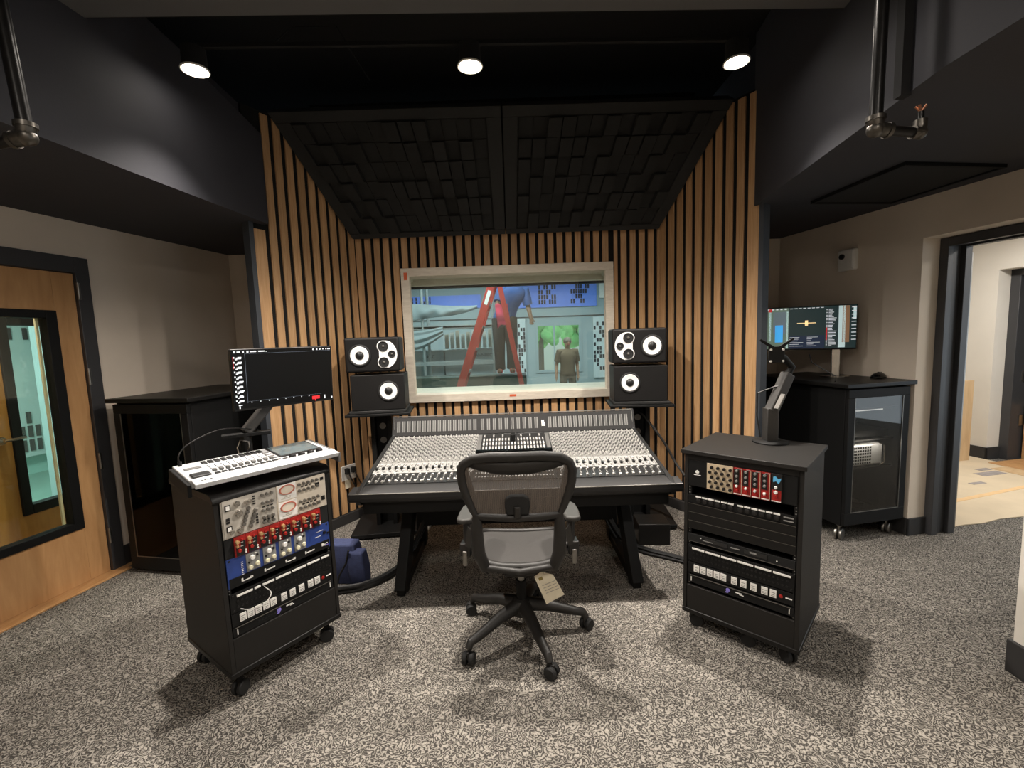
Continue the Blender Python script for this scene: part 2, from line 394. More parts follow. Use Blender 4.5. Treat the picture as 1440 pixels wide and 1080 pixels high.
def wallT(o, t, flip):     # local x along the wall (away from camera), y outward, z up
    t = Vector((t[0], t[1], 0)).normalized(); n = Vector((-t.y, t.x, 0)) if flip else Vector((t.y, -t.x, 0))
    T = Matrix((t, n, Vector((0, 0, 1)))).transposed().to_4x4(); T.translation = (o[0], o[1], 0); return T
LW = wallT((-2.97, 2.735), (.19, .982), True)
RW = wallT((3.007, 2.7), (-.196, .981), False)
def P(T, x, y, z=0): return T @ Vector((x, y, z))
HS = 2.44; CH = 3.05

# ================================================================== SETTING
struct(MB().box(-4.2, 7.4, -1.6, 3.36, -.06, 0, K['carpet']).box(-3.4, 7.4, 3.36, 4.74, -.06, 0, K['carpet']).box(2.72, 7.4, 4.74, 6.4, -.06, 0, K['carpet']).build('floor'))
# left wall with the door opening (door leaf runs x -.595 .. .335, frame to .41)
mb = MB(LW)
mb.box(.41, 1.72, 0, .14, 0, HS, K['wall']).box(-4.4, -.68, 0, .14, 0, HS, K['wall']).box(-.68, .41, 0, .14, 2.2, HS, K['wall'])
struct(mb.build('wall_left'))
mb = MB(RW)
mb.box(.515, 1.8, 0, .36, 0, HS, K['wall']).box(-.95, .515, 0, .36, 2.16, HS, K['wall'])
struct(mb.build('wall_right'))
struct(MB().box(2.19, 3.55, .7, 1.86, 0, HS, K['hallwall']).build('wall_near'))
struct(MB().box(2.175, 3.56, .69, 1.875, 0, .15, K['base']).build('baseboard_near', bevel=.004))
struct(MB().box(-2.85, -1.84, 4.37, 4.46, 0, HS, K['wall']).build('wall_alcove_left'))
struct(MB().box(1.84, 2.9, 4.47, 4.56, 0, HS, K['wall']).build('wall_alcove_right'))
struct(MB().box(-4.2, 4.4, -1.7, -1.6, 0, 3.6, K['wall']).build('wall_back'))
# front wall: centre with the window hole, plus two splayed flanks
CY = 4.05; XC = 1.345
mb = MB()
Z1 = 3.6
mb.box(-XC-.3, -.9, CY, CY+.06, 0, Z1, K['board']).box(.9, XC+.3, CY, CY+.06, 0, Z1, K['board']).box(-.9, .9, CY, CY+.06, 0, 1.05, K['board']).box(-.9, .9, CY, CY+.06, 2.16, Z1, K['board'])
wf = struct(mb.build('wall_front'))
PITCHS = 2*XC/33.5; SW = PITCHS*.65
mb = MB()
for k in range(34):
    x = -XC + .012 + k*PITCHS
    x1 = min(x+SW, XC-.004)
    parts = [(.09, 2.52)]
    if x1 > -.945 and x < .93: parts = [(.09, 1.005), (2.205, 2.52)]
    if x1 > -.945 and x < -.945 : parts = [(.09, 2.52)]; x1 = -.95
    if x < .93 and x1 > .93: x = .935; parts = [(.09, 2.52)]
    for a, b in parts: mb.box(x, x1, CY-.014, CY, a, b, K['slat'])
mb.build('wood_slats', wf, .002)
def flank(side, name):
    a = Vector((side*XC, CY, 0)); b = Vector((side*1.80, 3.28, 0)); d = (b-a).normalized(); L = (b-a).length
    n = Vector((d.y, -d.x, 0)); n = n if n.y > 0 else -n      # away from the room
    T = Matrix((d, n, Vector((0, 0, 1)))).transposed().to_4x4(); T.translation = a
    mb = MB(T); mb.box(0, L+.012, 0, .05, 0, 3.24, K['board']).box(L+.012, L+.045, -.028, .05, 0, HS, K['slate'])
    w_ = struct(mb.build(name))
    mb = MB(T)
    p = L/10.05
    for k in range(10):
        x = .012+k*p; top = 3.22
        x1 = x+p*.63
        if k == 9: top = 2.40 if side < 0 else 3.22; x1 = L+.006
        # slats stop under the sloping acoustic cloud
        zc = 2.47+(x/L)*.98-.02
        mb.box(x, x1, -.014, 0, .09, min(top, max(2.52, zc+.35)), K['slat'])
    mb.build('wood_slats', w_, .002)
    struct(MB(T).box(.0, L+.03, -.03, 0, 0, .085, K['base']).build('baseboard_'+name.split('_')[-1]+'_flank'))
    # return of the flank back to the alcove wall
    struct(MB().box(side*1.83-.025, side*1.83+.025, 3.30, 4.5, 0, HS, K['slate']).build('wall_return_'+name.split('_')[-1]))
    return T
FL_T = flank(-1, 'wall_front_left'); FR_T = flank(1, 'wall_front_right')
# ceilings
struct(MB().box(-4.4, 4.4, -1.7, 4.8, 3.62, 3.7, K['void']).build('ceiling'))
ea, eb = Vector((-2.4, 2.145, CH)), Vector((2.0, 2.275, CH))
struct(MB().prism([ea, eb, (2.0, -1.6, CH), (-2.4, -1.6, CH)], (0, 0, .05), K['beam']).prism([ea+Vector((0, .001, .004)), eb+Vector((0, .001, .004)), eb+Vector((0, .012, .004)), ea+Vector((0, .012, .004))], (0, 0, .55), K['void']).build('ceiling_near'))
def soffit(name, poly, tops):
    mb = MB(); N = len(poly)
    vs = [(x, y, HS) for x, y in poly]+[(p[0], p[1], t) for p, t in zip(poly, tops)]
    fs = [tuple(range(N)), tuple(range(N, 2*N))]+[(i, (i+1) % N, N+(i+1) % N, N+i) for i in range(N)]
    mb.add(vs, fs, K['soff']); return struct(mb.build(name, smooth=False))
soffit('ceiling_soffit_left', [(-2.2, -1.6), (-1.905, 1.7), (-1.82, 2.45), (-1.715, 3.335), (-1.83, 3.36), (-1.83, 4.5), (-4.4, 4.5), (-4.4, -1.6)], [3.6, 3.45, 3.27, 3.06, 3.06, 3.2, 3.4, 3.6])
soffit('ceiling_soffit_right', [(1.52, -1.6), (1.525, 1.65), (1.574, 1.949), (1.775, 3.33), (1.83, 3.345), (1.83, 4.6), (4.4, 4.6), (4.4, -1.6)], [3.6]*8)
struct(MB().box(1.515, 1.555, 1.80, 1.835, 2.43, 3.6, K['ceil']).build('trim_1'))
# baseboards
struct(MB(LW).box(.41, 1.72, -.014, 0, 0, .15, K['base']).build('baseboard_left', bevel=.003))
struct(MB(RW).box(.50, 1.8, -.014, 0, 0, .13, K['base']).box(.50, .515, -.014, .30, 0, .13, K['base']).build('baseboard_right', bevel=.003))

# ---- door 1: steel frame, maple leaf with vision panel
d1 = MB(LW); d1.box(.335, .42, -.018, .15, 0, 2.2, K['frame']).box(-.68, -.595, -.018, .15, 0, 2.2, K['frame']).box(-.595, .335, -.018, .15, 2.095, 2.2, K['frame'])
d1 = struct(d1.build('door_1', bevel=.003))
x0, x1, z0, z1 = -.40, .145, .435, 1.79
mb = MB(LW); mb.box(-.593, -.46, .005, .05, .012, 2.09, K['door']).box(.205, .333, .005, .05, .012, 2.09, K['door']).box(-.46, .205, .005, .05, .012, .385, K['door']).box(-.46, .205, .005, .05, 1.84, 2.09, K['door'])
mb.build('door_leaf', d1, .002)
mb = MB(LW); mb.box(-.46, -.40, -.008, .062, .385, 1.84, K['blackmatt']).box(.145, .205, -.008, .062, .385, 1.84, K['blackmatt']).box(-.40, .145, -.008, .062, .385, .435, K['blackmatt']).box(-.40, .145, -.008, .062, 1.79, 1.84, K['blackmatt'])
mb.build('vision_panel_frame', d1, .003)
MB(LW).box(-.40, .145, .024, .030, .435, 1.79, K['doorglass']).build('glass_pane', d1)
for z in (1.975, 1.40, .81, .27):
    mb = MB(LW); mb.cyl((.337, -.022, z-.055), (.337, -.022, z+.055), .008, K['steel'], n=10).box(.337, .352, -.021, -.016, z-.055, z+.055, K['steel']); mb.build('hinge', d1)
struct(MB(LW).box(-.75, .40, -.10, .16, 0, .012, K['oakplank']).box(.40, .56, -.05, 0, 0, .01, K['oakplank']).build('trim_threshold', bevel=.003))
# second door of the sound lock, with its own glazed panel and pulled handle
d2 = MB(LW); d2.box(.75, .83, .40, .55, 0, 2.3, K['frame']).box(-.36, -.28, .40, .55, 0, 2.3, K['frame']).box(-.28, .75, .40, .55, 2.05, 2.3, K['frame'])
d2 = struct(d2.build('door_2'))
d2w = MB(LW); d2w.box(-.27, .17, .47, .52, 0.01, 2.05, K['doorin']).box(.68, .74, .47, .52, .01, 2.05, K['doorin']).box(.17, .68, .47, .52, .01, .455, K['doorin']).box(.17, .68, .47, .52, 1.82, 2.05, K['doorin']); d2w.build('door_leaf', d2)
mb = MB(LW); mb.box(.172, .225, .455, .53, .455, 1.82, K['blackmatt']).box(.63, .68, .455, .53, .455, 1.82, K['blackmatt']).box(.225, .63, .455, .53, .455, .52, K['blackmatt']).box(.225, .63, .455, .53, 1.765, 1.82, K['blackmatt'])
mb.build('vision_panel_frame', d2, .003)
MB(LW).box(.225, .63, .49, .496, .52, 1.765, K['doorglass']).build('glass_pane', d2)
MB(LW).box(.124, .137, .052, .066, .395, 1.79, K['seal']).build('glazing_bead', d2)
mb = MB(LW); mb.tube([(.10, .46, 1.0), (.10, .41, 1.0), (.21, .405, 1.005)], .011, K['chrome']); mb.cyl((.10, .47, 1.0), (.10, .44, 1.0), .028, K['chrome']); mb.build('door_handle', d2)
struct(MB(LW).box(-1.6, .95, .14, .60, -.03, 0.004, K['oakplank']).build('floor_vestibule'))
struct(MB(LW).box(-1.3, .98, .14, .55, 2.44, 2.5, K['hallwall']).build('ceiling_vestibule'))
struct(MB(LW).box(-3.4, 3.4, .60, 4.0, -.03, .004, K['tealfloor']).build('floor_corridor'))
mb = MB(LW); mb.box(-3.4, 3.4, 3.9, 4.0, 0, 3, K['teal']).box(3.3, 3.4, .6, 3.9, 0, 3, K['teal']).box(-3.4, -3.3, .6, 3.9, 0, 3, K['teal']).box(-3.4, 3.4, .55, 4, 2.9, 3, K['teal']).box(.83, 3.4, .5, .6, 0, 3, K['teal']).box(-3.4, -.36, .5, .6, 0, 3, K['teal']).box(-.36, .83, .5, .6, 2.3, 3, K['teal']).box(.93, .98, .14, .5, 0, 2.44, K['hallwall']).box(-1.3, -1.25, .14, .5, 0, 2.44, K['hallwall'])
struct(mb.build('wall_corridor'))
mb = MB(LW); cp = MB(LW)
cp.box(1.0, 3.1, 3.82, 3.88, .25, 2.5, K['perf'])
pan = tag(cp.build('acoustic_baffle'), 'pale slotted acoustic panel seen through the left wooden door glass', 'acoustic panel')
for i in range(24):
    for j in range(12):
        if random.random() < .42:
            x = 1.08+i*.082; z = .32+j*.18
            mb.box(x, x+.05, 3.81, 3.82, z, z+.15, K['slot'])
mb.build('slot_pattern', pan)

# ---- right doorway: lit plaster jamb, deep steel frame, leaf folded open against the hall side
d3 = MB(RW); d3.box(.46, .515, .15, .20, 0, 2.155, K['frame']).box(.485, .515, .20, .30, 0, 2.12, K['frame']).box(.455, .515, .30, .36, 0, 2.155, K['frame']).box(-.95, .46, .15, .20, 2.095, 2.155, K['frame']).box(-.95, .485, .20, .30, 2.125, 2.155, K['frame']).box(-.95, .455, .30, .36, 2.095, 2.155, K['frame'])
d3 = struct(d3.build('door_3', bevel=.003))
MB(RW).box(.50, 1.40, .385, .43, .01, 2.06, K['frame']).build('door_leaf', d3, .002)
MB(RW).box(.495, .4995, .387, .428, .01, 2.06, K['steel']).build('edge_plate', d3, label='pale steel edge of the folded-back leaf')
for z in (1.85, 1.10, .35):
    MB(RW).cyl((.49, .372, z-.05), (.49, .372, z+.05), .009, K['steel'], n=10).build('hinge', d3)
tag(MB(RW).prism([(.52, .38, .003), (.53, .55, .003), (.515, .75, .003), (.54, .95, .003), (.525, 1.18, .003), (.55, 1.5, .003), (.52, 2.1, .003), (.53, 2.76, .003), (2.5, 2.76, .003), (2.5, .44, .003), (1.45, .44, .003), (1.45, .38, .003)], (0, 0, .006), K['cardboard']).build('floor_protection'), 'tan card sheeting with a ragged edge laid over the hall floor', 'floor covering')
HX = 2.78          # hall far wall offset
hw = MB(RW)
hw.box(1.785, 2.7, HX, HX+.3, 0, 2.6, K['hallwall']).box(-3.2, 1.785, HX, HX+.3, 2.13, 2.6, K['hallwall']).box(2.55, 2.7, .362, HX, 0, 2.6, K['hallwall']).box(.515, 2.55, .36, .362, 0, 2.6, K['hallwall']).box(-3.2, -3.1, .36, HX, 0, 2.6, K['hallwall'])
struct(hw.build('wall_hall'))
struct(MB(RW).box(-3.2, 2.7, .36, HX+.3, 2.6, 2.66, K['hallwall']).build('ceiling_hall'))
struct(MB(RW).box(1.77, 2.55, HX-.015, HX, 0, .14, K['base']).box(1.77, 1.785, HX-.015, HX+.18, 0, .14, K['base']).build('baseboard_hall'))
d4 = MB(RW); d4.box(1.70, 1.80, HX+.18, HX+.45, 0, 2.13, K['frame']).box(.5, 1.80, HX+.18, HX+.45, 2.06, 2.13, K['frame'])
d4 = struct(d4.build('door_4', bevel=.003))
MB(RW).box(.6, 1.70, HX+.40, HX+.44, .02, 2.06, K['black']).build('door_leaf', d4)
MB(RW).box(1.55, 1.68, HX+.36, HX+.39, .0, .62, K['door']).build('kick_board', d4)
for z in (.95, .45): MB(RW).box(1.69, 1.70, HX+.30, HX+.36, z-.06, z+.06, K['steel']).build('hinge', d4)
q = MB(RW); q.box(1.80, 1.83, 2.36, 2.56, .0095, .92, K['ply']); tag(q.build('plywood_sheet'), 'tan plywood offcut standing by the open hall door', 'plywood')
q = MB(); a, b = P(RW, .86, .5, .0095), P(RW, 1.06, 2.6, .0095); dv = (b-a).normalized(); nn = Vector((-dv.y, dv.x, 0))*.024
q.prism([a-nn, b-nn, b+nn, a+nn], (0, 0, .002), K['tape']); tag(q.build('floor_tape'), 'orange tape line stuck across the hall floor covering', 'tape')
q = MB(RW)
for (x, y, sx, sy, r) in ((1.38, 2.2, .10, .30, .4), (1.50, 2.3, .06, .16, 0), (1.20, 1.75, .05, .16, 0), (1.05, 1.2, .04, .10, 0)): q.cbox((x, y, .0102), (sx, sy, .002), K['scuff'])
tag(q.build('scuff_print'), 'grey printed marks on the hall floor covering', 'floor print')
q = MB(RW); q.box(.7, 1.66, 2.62, 3.1, .0095, .0135, K['oakplank']).box(1.1, 1.5, 2.4, 2.66, .0095, .0125, K['ply']); tag(q.build('card_scraps'), 'brown card scraps lying before the far hall door', 'card')

# ---- control-room window
w1 = MB()
def frame_rect(mb, x0, x1, z0, z1, t, y0, y1, mt):
    mb.box(x0, x1, y0, y1, z1-t, z1, mt); mb.box(x0, x1, y0, y1, z0, z0+t, mt); mb.box(x0, x0+t, y0, y1, z0+t, z1-t, mt); mb.box(x1-t, x1, y0, y1, z0+t, z1-t, mt)
frame_rect(w1, -.942, .922, 1.012, 2.202, .072, CY-.052, CY+.02, K['winwood'])
w1 = struct(w1.build('window_1', bevel=.003))
mb = MB(); YB = 4.74; xa, xb = .868, 1.06
mb.add([(-xa, CY, 2.128), (xa-.02, CY, 2.128), (xb, YB, 2.135), (-xb, YB, 2.135), (-xa, CY, 2.17), (xa-.02, CY, 2.17), (xb, YB, 2.2), (-xb, YB, 2.2)], [(0,1,2,3),(4,5,6,7),(0,1,5,4),(2,3,7,6),(1,2,6,5),(3,0,4,7)], K['winwood'])
mb.build('head_lining', w1)
mb = MB(); mb.add([(-xa, CY, 1.086), (xa-.02, CY, 1.086), (xb, YB, 1.07), (-xb, YB, 1.07), (-xa, CY, 1.03), (xa-.02, CY, 1.03), (xb, YB, 1.0), (-xb, YB, 1.0)], [(0,1,2,3),(4,5,6,7),(0,1,5,4),(2,3,7,6),(1,2,6,5),(3,0,4,7)], K['winwood'])
mb.build('sill_lining', w1)
for s in (-1, 1):
    mb = MB(); e = 0 if s < 0 else .02
    mb.prism([(s*(xa-e), CY, 1.05), (s*xb, YB, 1.05), (s*(xb+.05), YB, 1.05), (s*(xa-e+.05), CY, 1.05)], (0, 0, 1.1), K['winwood']); mb.build('jamb_lining', w1)
mb = MB(); mb.box(-.88, .86, CY+.16, CY+.19, 2.075, 2.13, K['winwood']).box(-.95, .93, CY+.36, CY+.40, 2.095, 2.13, K['winwood']).box(-1.1, 1.1, YB-.06, YB, 2.10, 2.15, K['blackmatt']); mb.build('glazing_stop', w1)
MB().box(-.9, .88, CY+.10, CY+.106, 1.08, 2.13, K['glass']).build('glass_pane', w1)
MB().box(-1.06, 1.06, YB-.035, YB-.025, 1.06, 2.14, K['glass']).build('glass_pane', w1)
MB().box(-.025, .035, CY-.0535, CY-.052, 1.043, 1.062, K['orange']).build('sticker', w1, label='orange sticker on the bottom rail')
MB().box(-.915, -.885, CY-.0535, CY-.052, 2.10, 2.165, K['orange']).build('sticker', w1, label='brown smudged sticker at the top corner')

# ---- acoustic cloud sloping between the flanks
cl = thing('acoustic_cloud', 'black sloping ceiling cloud of foam blocks above the slatted window wall', 'acoustic panel', (0, 3.44, 3.25))
top = [Vector((-1.70, 3.44, 3.26)), Vector((1.685, 3.455, 3.25))]; bot = [Vector((-1.33, 4.0, 2.475)), Vector((1.31, 4.0, 2.475))]
nrm = Vector((0, -.8, -.58)).normalized()
def cloudpt(u, v, h=0):
    a = top[0].lerp(top[1], u); b = bot[0].lerp(bot[1], u); return a.lerp(b, v)+nrm*h-cl.location
mb = MB()
for u0, u1 in ((0, .4985), (.5015, 1)):
    q = [cloudpt(u0, 0), cloudpt(u1, 0), cloudpt(u1, 1), cloudpt(u0, 1)]
    mb.prism(q, -nrm*.10, K['cloudframe'])
mb.build('backing_panel', cl)
mb = MB()
for u0, u1 in ((0, .4985), (.5015, 1)):
    for a, b, c, d in ((u0, u1, 0, .075), (u0, u1, .955, 1), (u0, u0+.034, .075, .955), (u1-.034, u1, .075, .955)):
        q = [cloudpt(a, c), cloudpt(b, c), cloudpt(b, d), cloudpt(a, d)]; mb.prism(q, nrm*.03, K['cloudframe'])
mb.build('border_frame', cl, .004)
mb = MB(); rnd = random.Random(3)
for u0, u1 in ((.036, .463), (.537, .964)):
    for r in range(6):
        for k in range(13):
            a = u0+(u1-u0)*k/13; b = u0+(u1-u0)*(k+1)/13; c = .08+.872*r/6; d = .08+.872*(r+1)/6
            h = (.006 if (k+r) % 2 else .05)+rnd.uniform(0, .012)
            if rnd.random() < .25: h = .056-h if h < .05 else .01
            ga, gc = .0016, .006
            q = [cloudpt(a+ga, c+gc), cloudpt(b-ga, c+gc), cloudpt(b-ga, d-gc), cloudpt(a+ga, d-gc)]; mb.prism(q, nrm*h, K['foam'])
    mb.build('foam_block_field', cl); mb = MB()


# ---- ceiling rail with three downlights
q = MB()
for i in range(2): q.bar(Vector(DL[i])+Vector((0, .0, .115)), Vector(DL[i+1])+Vector((0, 0, .115)), .02, .02, K['void'])
q.bar(Vector(DL[0])+Vector((-.06, 0, .115)), Vector(DL[0])+Vector((0, 0, .115)), .02, .02, K['void']); q.bar(Vector(DL[2])+Vector((0, 0, .115)), Vector(DL[2])+Vector((.06, 0, .115)), .02, .02, K['void'])
q.tube([(-1.2, 2.51, 3.12), (-1.15, 2.65, 3.3), (-.95, 2.8, 3.4), (-.8, 2.9, 3.15)], .004, K['void'], 6)
tag(q.build('lighting_rail', None), 'thin black rail across the black ceiling carrying three downlights', 'rail')
for p, lab in zip(DL, ('lit round downlight on the black ceiling, leftmost of the three', 'lit round downlight on the black ceiling, middle of the three', 'lit round downlight on the black ceiling, rightmost of the three')):
    t = thing('downlight', lab, 'light', p, 0, 'ceiling downlights')
    MB().lathe([(.0, .103), (.056, .103), (.058, .004), (0, .004)], K['void'], None, 28).build('housing', t)
    MB().lathe([(.056, .004), (.066, .004), (.068, -.003), (.064, -.006), (.056, -.003)], K['lampring'], None, 28, False).build('trim_ring', t, label='pale trim ring')
    MB().lathe([(.0, .003), (.057, .003), (.054, -.006), (.03, -.012), (0, -.014)], K['lamp'], None, 24).build('lens', t)
# ---- grille panel on right soffit
g = [Vector((2.165, 2.523, HS)), Vector((2.815, 2.61, HS)), Vector((2.739, 3.292, HS)), Vector((2.121, 3.223, HS))]
t = thing('ceiling_grille', 'flat black rectangular panel on the underside of the right soffit', 'panel', g[0])
MB().prism([p-g[0] for p in g], (0, 0, -.012), K['ceil']).build('panel', t, .002)
mb = MB(); c = sum(g, Vector())/4
for i in range(4):
    a, b = g[i], g[(i+1) % 4]; mb.prism([a-g[0], b-g[0], b.lerp(c, .05)-g[0], a.lerp(c, .05)-g[0]], (0, 0, -.02), K['void'])
mb.build('border_frame', t)
# ---- hanging pipes
def pipe(name, lab, pts, capped):
    t = thing('hanging_pipe', lab, 'pipe', pts[0])
    o = Vector(pts[0]); L = [Vector(p)-o for p in pts]
    MB().tube([L[0], L[1]], .0215, K['pipe'], 16).build('vertical_pipe', t)
    MB().tube([L[1], L[2]], .018, K['pipe'], 16).build('horizontal_pipe', t)
    d = (L[2]-L[1]).normalized()
    mb = MB(); mb.tube([L[1]+Vector((0, 0, .045)), L[1]+Vector((0, 0, .012)), L[1]+d*.012+Vector((0, 0, .001)), L[1]+d*.05], [.029, .027, .027, .024], K['pipefit'], 14); mb.ball(L[1], .029, K['pipefit'])
    mb.tube([L[1]+Vector((0, 0, .045)), L[1]+Vector((0, 0, .03))], .032, K['pipefit'], 14).tube([L[1]+d*.055, L[1]+d*.042], .028, K['pipefit'], 14)
    mb.build('elbow_fitting', t, label='worn grey elbow')
    if capped:
        mb = MB(); mb.tube([L[2]-d*.03, L[2]-d*.005, L[2]+Vector((0, 0, .02)), L[2]+Vector((0, 0, .045))], [.024, .024, .022, .022], K['pipefit'], 12); mb.ball(L[2], .024, K['pipefit']); mb.build('elbow_fitting', t)
        MB().tube([L[2]+Vector((0, 0, .04)), L[2]+Vector((0, 0, .075))], .011, K['pipe'], 10).build('stub_pipe', t)
        mb = MB()
        for k in range(5): mb.bar(L[2]+Vector((0, 0, .075)), L[2]+Vector((.02*math.cos(k*1.3), .012*math.sin(k*1.3), .096)), .008, .004, K['copper'])
        mb.build('copper_wires', t, label='bare copper ends')
pipe('r', 'black iron pipe hanging at the right with copper wires at its elbow', [(1.392, 1.75, 3.06), (1.384, 1.75, 2.288), (1.56, 1.76, 2.275)], True)
pipe('l', 'black iron pipe hanging at the far left with a plain elbow', [(-1.67, 1.6, 3.06), (-1.613, 1.6, 2.295), (-1.80, 1.6, 2.262)], False)
# ---- intercom on right wall
t = thing('wall_sensor', 'small white wall box with a round dark sensor above the right monitor', 'sensor', P(RW, 1.06, 0, 2.02), 0)
t.rotation_euler = (0, 0, math.atan2(RW[1][1], RW[0][1])-PI/2)
MB().box(-.075, .075, -.045, .0, 0, .17, K['white']).build('housing', t, .012, 3)
MB().lathe([(.0, 0), (.022, 0), (.022, .012), (.016, .014), (.014, .006), (0, .006)], K['cap'], Matrix.Translation((-.03, -.045, .115)) @ Matrix.Rotation(PI/2, 4, 'X'), 20).build('sensor_ring', t)
MB().box(.012, .062, -.049, -.044, .02, .155, K['white']).build('slot_cover', t, .004)
# ---- outlet on left flank
fo = FL_T @ Vector((.0, 0, 0))
t = thing('wall_outlet', 'white double outlet on the left slats with two black plugs', 'outlet', (-1.462, 3.832, .30)); dd = FL_T.to_3x3() @ Vector((1, 0, 0)); t.rotation_euler = (0, 0, math.atan2(-dd.y, -dd.x))
MB().box(-.075, .075, -.012, 0, .08, .21, K['white']).build('cover_plate', t, .004)
for x in (-.03, .035):
    mb = MB(); mb.cbox((x, -.03, .165), (.032, .036, .05), K['rubber']).tube([(x, -.045, .15), (x+.01, -.07, .09), (x+.05, -.06, .02), (x+.07, -.05, -.06)], .006, K['cable'], 6); mb.build('plug', t, .003)
MB().box(-.05, .01, -.016, -.012, .01, .085, K['tag']).build('paper_tag', t)

# ================================================================== MIXING CONSOLE
con = thing('mixing_console', 'large charcoal mixing console with rows of silver knobs below the window', 'mixing console', (0, 2.98, 0))
SL = math.atan((.845-.715)/.75); CB = Vector((0, 2.60-2.98, .715))
CT = Matrix.Translation(CB) @ Matrix.Rotation(SL, 4, 'X')        # console top: x across, y up the slope, z off the surface
# body
mb = MB(); prof = [(-.46, .64), (-.44, .695), (-.38, .713), (.37, .842), (.42, .98), (.45, .98), (.47, .72), (.30, .62), (-.36, .60)]
mb.prism([(-.90, y, z) for y, z in prof], (1.80, 0, 0), K['cdark']); mb.build('body', con, .004)
for s in (-1, 1):
    mb = MB(); pr = [(-.475, .635), (-.468, .70), (-.38, .722), (.37, .855), (.425, .992), (.46, .992), (.475, .70), (.30, .61), (-.36, .59)]
    mb.prism([(s*.912-.012*s if s > 0 else s*.912+.012, y, z) for y, z in pr], (.026*s, 0, 0), K['cdark'])
    # the armrest end flares outwards
    mb.prism([(s*.90, -.47, .645), (s*.965, -.468, .65), (s*.965, -.468, .694), (s*.90, -.47, .70)], (0, .075, .012), K['crest'])
    mb.build('side_panel', con, .004)
mb = MB(); ap = [(-.475, .648), (-.482, .668), (-.474, .694), (-.46, .702), (-.385, .714), (-.385, .66)]
mb.prism([(-.966, y, z) for y, z in ap], (1.932, 0, 0), K['crest']); mb.build('armrest', con, .003)
mb = MB(); mb.tube([(-.964, -.476, .696), (.964, -.476, .696)], .0035, K['steel'], 8); mb.build('trim_strip', con)
mb = MB(); mb.box(-.90, .90, -.43, -.37, .56, .65, K['blackmatt']).box(-.80, .80, -.2, .3, .50, .62, K['blackmatt']); mb.build('under_tray', con, .004)
for s in (-1, 1):
    mb = MB(); mb.bar((s*.70, -.03, .58), (s*.73, -.335, .02), .07, .09, K['blackmatt']).bar((s*.70, .28, .58), (s*.73, .33, .02), .07, .09, K['blackmatt']).bar((s*.73, -.36, .03), (s*.73, .36, .03), .05, .06, K['blackmatt'], (0, 0, 1)).box(s*.70-.03, s*.70+.03, -.12, .30, .45, .6, K['blackmatt'])
    mb.build('leg', con, .005)
MB().box(-.70, .70, .18, .24, .22, .50, K['blackmatt']).build('modesty_panel', con)
# surface panels in console-top space
CHW = (1.80-.53)/32
def surf(name, x0, x1, y0, y1, h, mt, bev=.001):
    mb = MB(CT); mb.box(x0, x1, y0, y1, -.004, h, mt); return mb.build(name, con, bev)
strips = []
for k in range(32):
    x0 = (-.895+k*CHW) if k < 16 else (.265+(k-16)*CHW)
    strips.append(x0)
for k, x0 in enumerate(strips):
    mb = MB(CT); x1 = x0+CHW-.0014
    mb.box(x0, x1, .015, .14, -.004, .002, K['cdark']).box(x0, x1, .142, .285, -.004, .006, K['csilver']).box(x0, x1, .287, .74, -.004, .004, K['knobm'])
    mb.box(x0+.013, x0+.017, .17, .275, .006, .0066, K['knobk'])
    for j in range(6): mb.box(x0+.024, x0+.034, .16+j*.02, .168+j*.02, .006, .010, K['knobl'] if j % 2 else K['knobm'])
    mb.build('channel_strip', con)
kn = MB().lathe([(.0062, 0), (.0062, .008), (.0048, .014), (.0, .0145)], K['knobl'], None, 9).mesh('knob')
kn2 = MB().lathe([(.0062, 0), (.0062, .008), (.0048, .014), (0, .0145)], K['knobm'], None, 9).mesh('knob')
cap_me = MB().box(-.0075, .0075, -.011, .011, .001, .013, K['knobk']).mesh('fader_cap')
cap_w = MB().box(-.005, .005, -.008, .008, .0, .011, K['knobl']).mesh('fader_cap')
Rm = Euler((SL, 0, 0))
def onc(x, y, h=0): return CT @ Vector((x, y, h))
rnd = random.Random(5)
for k, x0 in enumerate(strips):
    link('fader_cap', cap_me, con, onc(x0+.015, .19+rnd.uniform(-.006, .02), .006), Rm)
for k, x0 in enumerate(strips):
    link('fader_cap', cap_w, con, onc(x0+.012, .035+rnd.uniform(-.003, .006), .002), Rm)
    link('fader_cap', cap_w, con, onc(x0+.028, .118+rnd.uniform(-.012, .006), .002), Rm)
mb = MB(CT)
kp = [(.0062, 0), (.0062, .008), (.0046, .014)]
for k, x0 in enumerate(strips):
    for j in range(17):
        for i in (0, 1):
            x = x0+.0105+i*.0185; y = .302+j*.0255+(.012 if i else 0)
            big = (j % 5 == 2 and i == 0)
            r = 1.25 if big else 1
            if i == 0 and j < 3: link('knob', kn if j != 1 else kn2, con, onc(x, y, .004), Rm); continue
            mb.lathe([(a*r, b) for a, b in kp], K['knobl'] if (i+j) % 2 == 0 or j in (0, 16) else K['cgrey'], Matrix.Translation((x, y, .004)), 8)
    for j in range(5): mb.cbox((x0+.020, .045+j*.018, .004), (.006, .008, .006), K['knobm'] if j % 2 else K['knobl'])
o = mb.build('knob', con); o['kind'] = 'stuff'
